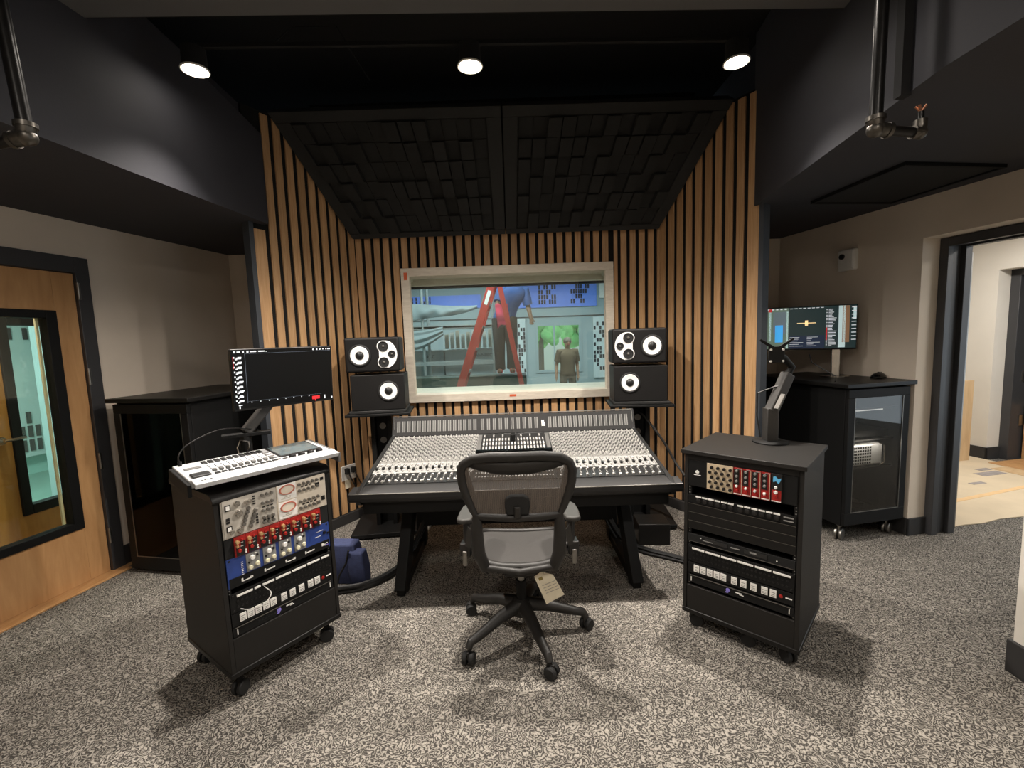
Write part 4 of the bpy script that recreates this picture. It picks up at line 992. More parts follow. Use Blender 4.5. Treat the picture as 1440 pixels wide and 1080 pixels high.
MB().tube([(.0, -.01, .05), (.03, -.03, .09), (.03, -.03, .12), (-.01, -.03, .13), (-.03, -.03, .09), (-.02, -.03, .04)], .005, K['chrome'], 8, True).build('cable_ring', t)
R_ = Vector((math.cos(.825), math.sin(.825), 0)); N_ = Vector((-math.sin(.825), math.cos(.825), 0))
c0 = Vector((-1.226, 2.43, 1.396))-t.location
MB().bar((-.09, -.06, .155), (.10, .06, .155), .05, .02, K['blackmatt'], (0, 0, 1)).build('bracket', t, .003)
MB().bar(Vector((.0, .0, .165)), c0+N_*.07+Vector((0, 0, -.06)), .055, .05, K['plastic']).build('gas_arm', t, .008)
MB().tube([c0+N_*.07+Vector((0, 0, -.06)), c0+N_*.055, c0+N_*.031], .022, K['blackmatt'], 12).build('tilt_head', t)
# --- empty monitor arm, right rack
ab = Vector((1.441, 2.479, .9655))
t = thing('bare_monitor_mount', 'black monitor arm with a bare mounting plate on the right rack', 'monitor arm', rr.w(.47, .26, .9655))
ab = t.location.copy(); t.location = rr.w(.30, .385, .9655)
MB().lathe([(.085, 0), (.085, .006), (.078, .010), (.03, .012)], K['blackmatt'], None, 32).build('base', t)
MB().box(-.030, .030, -.026, .026, .010, .185, K['plastic']).build('column', t, .004)
e1 = Vector((.105, .03, .36))
MB().bar((0, 0, .16), e1, .05, .055, K['plastic']).build('gas_arm', t, .006)
MB().bar(Vector((.004, -.03, .185)), Vector((.004, -.03, .185)).lerp(e1+Vector((0, -.03, 0)), .42), .042, .006, K['steel']).build('arm_plate', t, label='pale grey strip drawn as the highlight on the arm')  # pale steel strip stands in for a highlight on the arm
MB().tube([e1, e1+Vector((.02, 0, .035)), e1+Vector((-.03, -.01, .085)), e1+Vector((-.07, -.02, .10))], .018, K['blackmatt'], 10).build('elbow_joint', t)
hp = e1+Vector((-.085, -.035, .105))
mb = MB(); mb.box(-.042, .042, -.004, .004, -.042, .042, K['blackmatt'])
for s in (-1, 1): mb.prism([(s*.042, -.004, .042), (s*.012, -.004, .042), (s*.085, -.004, .085), (s*.09, -.004, .075)], (0, .008, 0), K['blackmatt'])
mp = mb.build('mounting_plate', t, .002, loc=hp)
for x in (-.032, .032):
    for z in (-.034, .026): MB().cyl((x, -.003, z), (x, -.008, z), .006, K['white'], n=12).build('screw', mp)
MB().tube([(-.035, .03, .02), (-.05, .04, .14), (-.05, .04, .26), (.02, .02, .29), (.06, .01, .30)], .004, K['cable'], 8).build('arm_cable', t)

# ================================================================== CABINETS
def cabinet(name, lab, loc, rz, W, D, H, z0, casters, glass, slabz=.03):
    t = thing(name, lab, 'cabinet', loc, rz)
    mb = MB(); mb.box(0, .02, 0, D, z0, H-slabz, K['blackmatt']).box(W-.02, W, 0, D, z0, H-slabz, K['blackmatt']).box(.02, W-.02, D-.02, D, z0, H-slabz, K['blackmatt']).box(.02, W-.02, 0, D, z0, z0+.03, K['blackmatt']).box(.02, W-.02, 0.02, D, H-slabz-.03, H-slabz, K['blackmatt'])
    mb.build('body', t, .002)
    MB().box(-.035, W+.035, -.05, D+.03, H-slabz, H, K['black']).build('top_slab', t, .004)
    dr = MB(); fw = .055
    dr.box(.0, W, -.03, -.003, z0+.01, z0+.10, K['blackmatt']).box(0, W, -.03, -.003, H-slabz-.075, H-slabz-.012, K['blackmatt']).box(0, fw, -.03, -.003, z0+.10, H-slabz-.075, K['blackmatt']).box(W-fw, W, -.03, -.003, z0+.10, H-slabz-.075, K['blackmatt'])
    d = dr.build('door', t, .003)
    MB().box(fw, W-fw, -.026, -.020, z0+.10, H-slabz-.075, K[glass]).build('glass_pane', d)
    mb = MB(); q = .004
    mb.box(fw, fw+q, -.0305, -.026, z0+.10, H-slabz-.075, K['steel']).box(W-fw-q, W-fw, -.0305, -.026, z0+.10, H-slabz-.075, K['steel']).box(fw, W-fw, -.0305, -.026, z0+.10, z0+.10+q, K['steel']); mb.build('edge_trim', d)
    if casters:
        for x, y in ((.05, .05), (W-.05, .05), (.05, D-.08), (W-.05, D-.08)): caster(t, x, y, .042, 'steel', R(25), 'steel', z0)
    else: MB().box(.02, W-.02, .02, D-.02, 0, z0, K['blackmatt']).build('plinth', t)
    return t
cabinet('equipment_cabinet', 'tall black glass-doored cabinet beside the wooden door', (-2.735, 3.075, 0), math.atan2(-.19, .982), .60, .86, 1.245, .02, False, 'cabglass2')
cr = cabinet('equipment_cabinet', 'black glass-doored cabinet on casters by the right doorway', (2.345, 3.125, 0), math.atan2(.196, .981), .53, .86, 1.165, .125, True, 'cabglass')
cx = Matrix.Translation((2.345, 3.125, 0)) @ Matrix.Rotation(math.atan2(.196, .981), 4, 'Z'); ca = math.atan2(.196, .981)
# things inside the right cabinet
t = thing('computer_tower', 'silver perforated computer behind the glass of the right cabinet', 'computer', cx @ Vector((.03, .06, .53)), ca)
MB().box(0, .40, 0, .55, .0, .17, K['silverdesk']).build('case', t, .02, 3)
mb = MB()
for i in range(13):
    for j in range(6): mb.box(.02+i*.021, .034+i*.021, -.002, 0, .018+j*.023, .032+j*.023, K['dark'])
mb.build('vent_holes', t)
mb = MB(); mb.tube([(.36, -.004, .0), (.40, -.006, .02), (.40, -.006, .15), (.36, -.004, .17)], .006, K['chrome'], 8); mb.build('handle', t)
MB().box(.025, .50, .05, .7, .52, .528, K['black']).build('shelf_plate', cr)
t = thing('network_switch', 'black unit with small blue lights inside the right cabinet', 'rack unit', cx @ Vector((.03, .08, .74)), ca)
MB().box(0, .46, 0, .3, 0, .05, K['black']).build('case', t, .002); mb = MB()
for i in range(4): mb.box(.05+i*.02, .060+i*.02, -.002, 0, .02, .034, K['scrblue'])
mb.build('status_light', t)
MB().box(.025, .50, .05, .7, .725, .735, K['black']).build('shelf_plate', cr)
t = thing('rack_light_bar', 'thin pale strip near the top inside the right cabinet', 'light bar', cx @ Vector((.06, .022, .955)), ca)
MB().box(0, .3, 0, .02, 0, .008, K['scrwhite']).build('bar', t); area('cabinet_bar_and_fill', cx @ Vector((.26, .025, .945)), .30, .5, (1, .95, .88), (R(50), 0, ca), .02); area('cabinet_bar_and_fill', cx @ Vector((.26, .005, .71)), .30, .35, (1, .95, .88), (R(62), 0, ca), .02); MB().box(-.03, .43, .0, .02, .008, .02, K['black']).build('bracket', t)  # lower light is added fill for the computer; only the bar is a fixture
t = thing('folded_cables', 'grey tangle of cables on the floor of the right cabinet', 'cable', cx @ Vector((.06, .1, .156)), ca)
mb = MB(); rn = random.Random(2)
for k in range(7):
    a = [(rn.uniform(0, .38), rn.uniform(0, .4), .008+rn.uniform(0, .03)) for _ in range(5)]; mb.tube(a, .006, K['cable'] if k % 2 else K['padg'], 6)
mb.build('cable_loops', t)
# monitor on right cabinet
mr = monitor('bright desktop monitor showing a colourful screen on the right cabinet', (2.429, 3.65, 1.563), -.425, -.033, .624, .352, 'light')
for nm, items in {'scrgreen': [(-.305, -.15, -.164, .168)], 'scrpale': [(-.29, -.275, -.10, .15), (-.165, -.152, -.16, .14), (.19, .235, -.16, .168), (.285, .305, .06, .16)], 'scrgrey': [(-.26, -.17, -.04, .14)], 'scrblue': [(-.245, -.19, -.11, .03)],
    'scrnavy': [(-.145, .10, -.164, -.06)], 'scrtan': [(.215, .262, -.12, .168)]}.items():
    px(mr, items, nm, y=-.0028 if nm != 'scrblue' else -.0036)
rn = random.Random(4); it = []
for j in range(26): z = .14-j*.0115; it += [(.108, .118, z, z+.004), (.124, .124+rn.uniform(.02, .055), z, z+.005)]
for j in range(6): z = -.075-j*.014; it += [(-.14, -.14+rn.uniform(.02, .10), z, z+.003), (-.02, -.02+rn.uniform(.02, .1), z, z+.003)]
for j in range(10): z = .15-j*.028; it += [(.275, .305, z, z+.006)]
it += [(-.30+k*.03, -.285+k*.03, .155, .166) for k in range(5)]+[(-.14+k*.03, -.12+k*.03, .158, .163) for k in range(8)]
px(mr, it, 'scrwhite', 'screen_text', -.0038); px(mr, [(-.09, .04, .038, .044), (-.035, -.015, .02, .062)], 'scrgold', 'screen_logo', -.0036); px(mr, [(-.295, -.27, .14, .165), (.108, .116, -.1, .0)], 'scrred', 'screen_badge', -.004)
a = R(0)
st = MB(); st.box(-.03, .03, .03, .05, -.42+.03, -.05, K['chrome']).box(-.05, .05, .035, .06, -.08, .06, K['steel']); o = st.build('stand_column', mr, .006); o.location = (.185, .0, 0)
o = MB().lathe([(.10, 0), (.10, .006), (.09, .010), (0, .010)], K['chrome'], None, 30).build('stand_base', mr); o.location = (.185, .05, -.396)
t = thing('computer_mouse', 'black computer mouse on the right cabinet top', 'mouse', (2.80, 3.40, 1.166), .3)
mb = MB(); mb.ball((0, 0, .0), .07, K['blackgloss'], 20, 10, (.95, .62, .62)); o = mb.build('shell', t)
for v in o.data.vertices: v.co.z = max(v.co.z, .001)
MB().tube([(-.01, 0, .042), (.03, 0, .038)], .006, K['rubber'], 8).build('scroll_wheel', t)
tag(MB().tube([(2.36, 3.25, 1.168), (2.40, 3.30, 1.20), (2.30, 3.42, 1.30), (2.33, 3.5, 1.36)], .004, K['cable'], 6).build('monitor_cable'), 'black cable rising from the right cabinet top to the bright monitor', 'cable')

# ================================================================== OFFICE CHAIR
ch = thing('office_chair', 'grey mesh swivel chair on five casters in front of the console', 'office chair', (.012, 2.24, 0), R(-1.5))
ch2 = ch
for k in range(5):
    a = R(1.5+2+72*k); d = Vector((math.cos(a), math.sin(a), 0)); e = d*.335
    mb = MB(); mb.tube([d*.03+Vector((0, 0, .165)), d*.14+Vector((0, 0, .150)), d*.27+Vector((0, 0, .112)), d*.325+Vector((0, 0, .10)), d*.338+Vector((0, 0, .075))], [.036, .030, .023, .021, .018], K['graphite'], 12)
    lg = mb.build('base_leg', ch)
    c = thing_child('caster', ch, (e.x, e.y, 0), a+.7)
    mb = MB()
    for s in (-1, 1): mb.lathe([(.01, s*.006), (.028, s*.006), (.031, s*.010), (.031, s*.024), (.026, s*.030), (0, s*.030)], K['rubber'], Matrix.Translation((.012, 0, .031)) @ Matrix.Rotation(PI/2, 4, 'X'), 20)
    mb.build('wheel', c); mb = MB(); mb.tube([(.0, 0, .03), (0, 0, .08)], .010, K['graphite'], 10).box(-.012, .026, -.006, .006, .03, .066, K['graphite']); mb.build('hood', c, .003)
mb = MB(); mb.lathe([(.03, .115), (.055, .12), (.06, .17), (.045, .195), (.03, .20)], K['graphite'], None, 24); mb.build('hub', ch)
mb = MB(); mb.cyl((0, 0, .19), (0, 0, .30), .026, K['blackmatt']).cyl((0, 0, .30), (0, 0, .40), .018, K['steel']); mb.build('gas_lift', ch)
mb = MB(); mb.box(-.08, .08, -.12, .12, .375, .44, K['graphite']).bar((-.19, -.02, .43), (.19, -.02, .43), .06, .03, K['graphite']); mb.build('tilt_mechanism', ch, .012)
# seat: rim and mesh, slightly waisted
def seat_pt(u, v):      # u -1..1 across, v 0 back .. 1 front
    wv = .20+.045*math.sin(min(1, v*1.1)*PI/2); return Vector((u*wv, -.20+v*.45, .475+.02*u*u-.012*math.sin(v*PI)-.05*max(0, v-.82)/.18*(.5)))
rim = []
for i in range(40):
    a = 2*PI*i/40; cxv, sv = math.cos(a), math.sin(a)
    uu = math.copysign(abs(cxv)**.55, cxv); vv = .5+.5*math.copysign(abs(sv)**.55, sv); rim.append(seat_pt(uu, vv))
MB().tube(rim, .019, K['graphite'], 10, True).build('seat_frame', ch)
mb = MB(); N = len(rim); cc = Vector((0, .02, .462)); rings = [[cc.lerp(p, f)+Vector((0, 0, 0.004)) for p in rim] for f in (.34, .68, .98)]
vs = [cc]+[p for r_ in rings for p in r_]; fs = [(0, 1+i, 1+(i+1) % N) for i in range(N)]
for k in range(2): fs += [(1+k*N+i, 1+(k+1)*N+i, 1+(k+1)*N+(i+1) % N, 1+k*N+(i+1) % N) for i in range(N)]
mb.add(vs, fs, K['seatm']); mb.build('seat_mesh', ch)
# backrest
def by(x, z): return -.215+.09*(z-.75)*(-1)*.6-.05*(1-(x/.26)**2)*.6-.0
half = [(0, 1.028), (.12, 1.028), (.20, 1.018), (.245, .99), (.258, .955), (.254, .90), (.238, .84), (.212, .775), (.192, .74)]
loop = [(-x, z) for x, z in reversed(half)]+[(x, z) for x, z in half[1:]]+[(.10, .738), (0, .735), (-.10, .738)]
lp = [Vector((x, by(x, z), z)) for x, z in loop]
rad = [.016 if z > .80 else .014 for x, z in loop]
rad = [.021 if z > 1.0 else .018 if z > .8 else .015 for x, z in loop]
MB().tube(lp, rad, K['graphite'], 10, True, sx=1.15).build('back_frame', ch)
mb = MB()
# top web of the frame: a crescent below the top bar
top_ = [Vector((x, by(x, 1.02), 1.02)) for x in [-.22+.44*i/16 for i in range(17)]]
lowc = [Vector((p.x, by(p.x, .96)-.001, .985-.035*(1-(p.x/.22)**2)-.006)) for p in top_]
mb.add(top_+lowc, [(i, i+1, 17+i+1, 17+i) for i in range(16)], K['graphite'])
for s in (-1, 1):
    a = [Vector((s*x, by(x, z), z)) for x, z in half[3:]]; b = [Vector((s*(x-.030-.02*(1-abs(z-.86)/.13)), by(x, z), z)) for x, z in half[3:]]
    mb.add(a+b, [(i, i+1, len(a)+i+1, len(a)+i) for i in range(len(a)-1)], K['graphite'])
o = mb.build('frame_web', ch); so = o.modifiers.new('thickness', 'SOLIDIFY'); so.thickness = .012
def backpt(u, v):
    z = .742+v*.275; w_ = .19
    for (xa_, za), (xb_, zb_) in zip(half[2:], half[3:]):
        if zb_ <= z <= za: w_ = xa_+(xb_-xa_)*(za-z)/(za-zb_)
    x = (u*2-1)*w_*.985; return Vector((x, by(x, z)+.002, z))
MB().grid(backpt, 16, 12, K['back']).build('back_mesh', ch)
mb = MB(); mb.prism([(x, -.262, z) for x, z in [(-.052, .755), (.052, .755), (.058, .80), (.054, .835), (.03, .85), (-.03, .85), (-.054, .835), (-.058, .80)]], (0, .022, 0), K['rubber']); mb.box(-.016, .016, -.275, -.255, .74, .80, K['graphite']); mb.build('lumbar_pad', ch, .008)
for s in (-1, 1):
    MB().tube([(s*.192, by(.19, .745), .75), (s*.194, -.225, .66), (s*.19, -.225, .56), (s*.165, -.20, .475), (s*.12, -.12, .43)], [.019, .029, .032, .028, .02], K['graphite'], 12, sx=.8).build('back_upright', ch)
MB().tube([(-.165, -.205, .478), (0, -.235, .468), (.165, -.205, .478)], .016, K['graphite'], 10).build('rear_crossbar', ch)
for s in (-1, 1):
    ar = thing_child('armrest', ch, (s*.255, -.02, 0), R(s*6))
    mb = MB(); pr = [(-.036, -.12), (.0, -.135), (.036, -.12), (.046, -.03), (.046, .06), (.036, .115), (0, .13), (-.036, .115), (-.044, .06), (-.044, -.03)]
    mb.prism([(x, y, .668-.012*(y > .08)) for x, y in pr], (0, 0, .026), K['padg']); mb.build('arm_pad', ar, .010, 3)
    MB().tube([(0, -.06, .668), (-s*.004, -.075, .60), (-s*.01, -.085, .535)], [.020, .018, .018], K['graphite'], 10, sx=1.4).build('arm_post', ar)
    mb = MB(); mb.box(-.026, .026, -.12, -.055, .50, .565, K['graphite']).box(-.012, .012, -.128, -.118, .455, .53, K['steel']); mb.build('height_lever', ar, .006)
    MB().tube([(-s*.01, -.085, .545), (-s*.05, -.10, .535), (-s*.068, -.12, .52)], .016, K['graphite'], 10).build('arm_bracket', ar)
    tagm = MB().prism([(-.004*s, -.13, .56), (-.03*s, -.13, .55), (-.045*s, -.128, .63), (-.02*s, -.126, .66)], (0, .004, 0), K['padg']).build('arm_plate', ar)
# hang tag
t = thing('hang_tag', 'cream card tag hanging below the right of the chair seat', 'tag', (.130, 2.055, .46))
mb = MB(); q = [(-.055, 0, -.045), (-.02, 0, -.02), (.000, 0, -.028), (.035, -.004, -.035), (.088, -.01, -.135), (.0, -.012, -.18)]
mb.prism(q, (0, .0012, 0), K['tag']); mb.build('card', t)
MB().tube([(.0, .0, .02), (-.006, 0, -.01), (-.012, 0, -.032)], .0012, K['rubber'], 5).build('string', t)
M2 = MB(); M2.prism([(-.036, -.0025, -.052), (-.018, -.0025, -.044), (-.012, -.0025, -.058), (-.03, -.0025, -.066)], (0, .001, 0), K['tagprint']); M2.build('logo', t)
M2 = MB()
for k in range(4): M2.prism([(-.018+k*.006, -.0065-.0016*k, -.088-k*.012), (.045+k*.006, -.0085-.0016*k, -.062-k*.012), (.0455+k*.006, -.0085-.0016*k, -.064-k*.012), (-.0175+k*.006, -.0065-.0016*k, -.090-k*.012)], (0, .0005, 0), K['greyface'])
M2.build('printed_lines', t)

# ================================================================== BAG AND CABLES
t = thing('folded_bag', 'folded navy blue canvas bag on the carpet behind the left rack', 'bag', (-1.09, 2.80, 0), R(-6))
mb = MB(); rn = random.Random(8)
def slab(mb, x0, x1, y0, y1, z0, z1, lean, mt):
    n = 6; vs = []; 
    for j in range(n+1):
        z = z0+(z1-z0)*j/n; bulge = .012*math.sin(PI*j/n); ln = lean*(j/n)
        vs += [(x0-bulge*.5+ln, y0-bulge, z), (x1+bulge*.5+ln, y0-bulge, z), (x1+bulge*.5+ln, y1+bulge, z), (x0-bulge*.5+ln, y1+bulge, z)]
    fs = [(3, 2, 1, 0), tuple(4*n+k for k in range(4))]
    for j in range(n): fs += [(4*j+k, 4*j+(k+1) % 4, 4*j+4+(k+1) % 4, 4*j+4+k) for k in range(4)]
    mb.add(vs, fs, mt)
slab(mb, -.20, .06, -.02, .08, 0, .27, -.03, K['bluebag']); o = mb.build('bag_body', t, .012, 3)
mb = MB(); slab(mb, .02, .115, -.05, .03, 0, .23, -.02, K['bluebag']); mb.build('folded_flap', t, .012, 3)
MB().tube([(.015, -.055, .25), (-.01, -.05, .16), (-.06, -.05, .08), (-.08, -.045, .02)], .006, K['rubber'], 8).build('strap', t)
mb = MB(); rn = random.Random(1)
def bundle(name, lab, pts, n, r, spread, seed):
    rn = random.Random(seed); mb = MB()
    for k in range(n):
        ox, oz = rn.uniform(-spread, spread), rn.uniform(0, spread)
        mb.tube(smooth([(p[0]+ox*(.6+.4*math.sin(i)), p[1]+ox*.6, p[2]+oz+r) for i, p in enumerate(pts)]), r, K['cable'], 8)
    return tag(mb.build(name), lab, 'cable')
bundle('cable_bundle', 'thick black cable bundle on the carpet from left rack to console', [(-1.30, 2.60, .01), (-1.12, 2.68, 0), (-.98, 2.72, 0), (-.86, 2.84, 0), (-.80, 3.02, .0), (-.72, 3.16, .12), (-.62, 3.2, .36)], 9, .012, .032, 1)
bundle('cable_bundle', 'black cable bundle on the carpet from console to right rack', [(.62, 3.2, .36), (.70, 3.22, .14), (.80, 3.2, .0), (.92, 3.06, 0), (1.06, 2.96, 0), (1.24, 2.82, 0), (1.36, 2.68, .02)], 5, .010, .022, 2)
bundle('speaker_cable', 'black cables looping from the right speaker stand down to the right rack', [(1.03, 3.66, .93), (1.10, 3.58, .84), (1.20, 3.5, .68), (1.27, 3.42, .52), (1.33, 3.2, .40), (1.36, 2.9, .36), (1.38, 2.60, .38)], 3, .008, .014, 3)
mb = MB()
t = thing('floor_box', 'small black cable box on the carpet behind the right end of the console', 'box', (1.03, 3.18, 0), R(-4))
MB().box(-.13, .10, 0, .2, 0, .16, K['black']).build('case', t, .004)

# ================================================================== LIVE ROOM BEYOND THE WINDOW
LF = -.10; FY = 12.0
struct(MB().box(-5, 2.62, 4.80, FY+.1, LF-.05, LF, K['livefloor']).build('floor_live_room'))
mb = MB(); wx0, wx1, wz0, wz1 = .715, 1.85, .66, 1.885
mb.box(-5, wx0, FY, FY+.15, LF, 3.4, K['live']).box(wx1, 2.7, FY, FY+.15, LF, 3.4, K['live']).box(wx0, wx1, FY, FY+.15, LF, wz0, K['live']).box(wx0, wx1, FY, FY+.15, wz1, 3.4, K['live'])
mb.box(-5.1, -5, 4.8, FY, LF, 3.4, K['live']).box(2.62, 2.7, 4.8, FY, LF, 3.4, K['live'])
struct(mb.build('wall_live_room'))
mb = MB(); mb.box(-5, -1.12, 4.76, 4.80, LF, 3.4, K['live']).box(1.12, 2.7, 4.76, 4.80, LF, 3.4, K['live']).box(-1.12, 1.12, 4.76, 4.80, LF, 1.0, K['live']).box(-1.12, 1.12, 4.76, 4.80, 2.2, 3.4, K['live']); struct(mb.build('wall_live_room_near'))
struct(MB().box(-5.1, 2.7, 4.76, FY+.15, 3.4, 3.5, K['live']).build('ceiling_live_room'))
struct(MB().box(-5, 2.62, FY-.02, FY, 2.09, 2.12, K['frame']).build('trim_live_room'))
w2 = MB(); frame_rect(w2, wx0-.04, wx1+.04, wz0-.04, wz1+.04, .06, FY-.03, FY+.06, K['live']); w2.box(1.15, 1.19, FY, FY+.05, wz0, wz1, K['live']); w2 = struct(w2.build('window_2'))
MB().box(wx0, wx1, FY+.02, FY+.026, wz0, wz1, K['glass']).build('glass_pane', w2)
# outdoors
struct(MB().box(-14, 16, FY+.2, 40, -.3, -.25, K['lawn']).build('ground'))
def tree(lab, x, y, h, r, seed):
    t = thing('garden_tree', lab, 'tree', (x, y, -.25)); rn = random.Random(seed)
    MB().tube([(0, 0, 0), (.05, 0, h*.6)], [.14, .08], K['bark'], 8).build('trunk', t)
    mb = MB()
    for k in range(60):
        v = Vector((rn.gauss(0, 1), rn.gauss(0, 1), rn.gauss(0, 1))).normalized()*r*rn.uniform(.4, 1)
        mb.ball((v.x, v.y, h*.62+v.z*.8), r*rn.uniform(.18, .32), K['leaf'], 7, 5)
    mb.build('crown', t)
tree('green leafy tree outside the far window, at the left pane', 1.15, 17.5, 3.5, 1.0, 1); tree('green leafy tree outside the far window, at the right pane', 3.35, 21, 3.7, 1.15, 2)
mb = MB(); mb.box(1.0, 5.2, 24, 30, -.3, 2.0, K['hallwall']); tag(mb.build('pale_building'), 'pale low building far outside beyond the trees', 'building')
# slotted acoustic panels
def slotpanel(lab, x0, x1, z0, z1, y, mt, cols, rows, dens, seed, areas=None, grp=None):
    t = thing('acoustic_baffle', lab, 'acoustic panel', ((x0+x1)/2, y, z0), 0, grp); rn = random.Random(seed); W_ = x1-x0; H_ = z1-z0
    MB().box(-W_/2, W_/2, -.05, 0, 0, H_, K[mt]).build('panel', t)
    mb = MB()
    for (a0, a1) in (areas or [(0, 1)]):
        n = max(1, int(cols*(a1-a0)+.5))
        for i in range(n):
            for j in range(rows):
                if rn.random() < dens:
                    x = -W_/2+W_*(a0+(a1-a0)*(i+.5)/n); z = H_*(.12+.8*(j+.5)/rows); sx = W_*(a1-a0)/n*.36; sz = H_*.8/rows*.45
                    mb.box(x-sx, x+sx, -.052, -.049, z-sz, z+sz, K['slot'])
    mb.build('slot_pattern', t)
slotpanel('long cobalt blue acoustic panel high on the far live room wall, right of the ladder', -.35, 2.30, 2.35, 2.98, FY-.01, 'bluepanel', 40, 4, .74, 3, [(.42, .60), (.74, .93)])
slotpanel('cobalt blue acoustic panel above the drop cloth, left of the ladder', -3.0, -.75, 2.40, 2.74, FY-.01, 'bluepanel', 44, 3, .6, 4, [(.10, .42)])
slotpanel('white slotted acoustic panel between the ladder and the far window', .13, .40, .45, 2.08, FY-.01, 'perf', 4, 12, .6, 5, None, 'white slotted wall panels')
slotpanel('white slotted acoustic panel at the right edge of the control room window', 2.20, 2.50, .45, 2.06, FY-.01, 'perf', 4, 12, .6, 6, None, 'white slotted wall panels')
B_ = MB().box(2.38, 2.60, FY-.06, FY-.01, 2.55, 2.98, K['white']); tag(B_.build('white_wall_box'), 'small white wall box at the top right of the live room', 'wall box')
# ladder
t = thing('step_ladder', 'tall red step ladder standing open behind the window', 'ladder', (-.2, 6.2, LF))
Ht = 2.52
for y in (-.24, .20):
    MB().bar((-.86, y, 0), (.03, y, Ht), .10, .03, K['ladder'], (0, 1, 0)).build('front_rail', t, .003)
    MB().bar((.53, y*.9, 0), (.05, y*.9, Ht), .065, .03, K['ladder'], (0, 1, 0)).build('rear_rail', t, .003)
for k in range(7):
    z = .33+k*.30; x = -.86+.89*z/Ht
    MB().box(x-.04, x+.06, -.24, .20, z-.012, z+.02, K['alu']).build('step', t, .003)
for z in (.6, 1.3, 1.9):
    x = .53-.48*z/Ht; MB().bar((x, -.21, z), (x, .18, z), .03, .02, K['alu']).build('rear_brace', t)
MB().box(-.10, .16, -.26, .22, Ht-.02, Ht+.05, K['ladder']).build('top_cap', t, .008)
MB().bar((-.35, -.262, 1.2), (.28, -.24, 1.2), .02, .008, K['alu']).build('spreader', t)
ra, rb = Vector((-.86, -.257, 0)), Vector((.03, -.257, Ht))
MB().bar(ra.lerp(rb, .84), ra.lerp(rb, .91), .045, .003, K['white'], (0, 1, 0)).build('label_plate', t)
# scaffold with cloth and cases
t = thing('scaffold', 'grey metal scaffold frame with two rails behind the red ladder', 'scaffold', (-1.2, 7.15, LF))
for x in (-1.2, -.18, .93):
    for y in (0, .48): MB().cyl((x, y, 0), (x, y, 2.6), .024, K['alu'], n=10).build('post', t)
for z in (1.88, 1.30):
    for y in (0, .48): MB().box(-1.2, .93, y-.02, y+.02, z-.03, z+.03, K['alu']).build('rail', t)
MB().box(-1.2, .93, -.02, .50, 1.86, 1.89, K['case']).build('deck_board', t)
def storage(lab, x0, x1, z0, z1, y, ink):
    t = thing('storage_case', lab, 'case', ((x0+x1)/2, y, z0), 0, 'grey storage cases'); W_ = x1-x0; H_ = z1-z0
    MB().box(-W_/2, W_/2, 0, .45, 0, H_, K['case']).build('body', t, .008); MB().box(-W_/2-.01, W_/2+.01, -.012, .46, H_-.03, H_, K['alu']).build('lid_rim', t, .004)
    if ink: text('lettering', ink, .075, K['caseink'], t, (W_/2-.36, -.003, H_*.45), FRONT, .001)
    return t
MBx = MB().box(-2.3, -.14, 7.72, 8.4, LF, .95, K['case']); tag(MBx.build('work_table', None, .005), 'plain grey table block carrying the grey cases', 'table')
storage('grey storage case with stencilled lettering, right one of the upper row', -1.15, -.30, 1.16, 1.40, 7.8, 'PANNBEC'); storage('grey storage case at the left of the upper row', -2.05, -1.17, 1.16, 1.40, 7.8, 'MARC')
storage('plain grey storage case under the lettered one', -1.15, -.30, .95, 1.158, 7.8, None); storage('plain grey storage case at the left of the lower row', -2.05, -1.17, .95, 1.158, 7.8, None)
# drop cloths
def drape(name, lab, fn, nu=90, nv=16):
    mb = MB(); mb.grid(fn, nu, nv, K['cloth']); o = mb.build(name); s = o.modifiers.new('thickness', 'SOLIDIFY'); s.thickness = .006; return tag(o, lab, 'drop cloth', 'drop cloths')
drape('drop_cloth', 'white drop cloth slung over the upper scaffold rail', lambda u, v: Vector((-2.35+1.85*u, 7.08-.06*math.sin(v*PI)-.012*math.sin(u*30+v*6)-.006*math.sin(u*53-v*4), 2.10+.03*u+.04*math.sin(u*5) - v*(.30-.27*max(0, u-.40)/.60)-.02*math.sin(u*9)*v)))
drape('drop_cloth', 'white drop cloth sagging below the upper rail at the window\'s left edge', lambda u, v: Vector((-2.0+.95*u, 7.09-.05*math.sin(v*PI)-.02*math.sin(v*16), 1.78-.22*v-.16*math.sin(u*PI)*(.3+v*.8)+.1*u*v)))
mb = MB()
for k in range(9):
    mb.box(-1.15+k*.095, -1.09+k*.095, 7.9, 7.98, 1.42, 1.42+.25+.1*((k*7) % 3)/3, K['white'] if k % 2 else K['winwood'])
tag(mb.build('paint_sticks'), 'row of upright pale boards above the grey cases', 'boards')
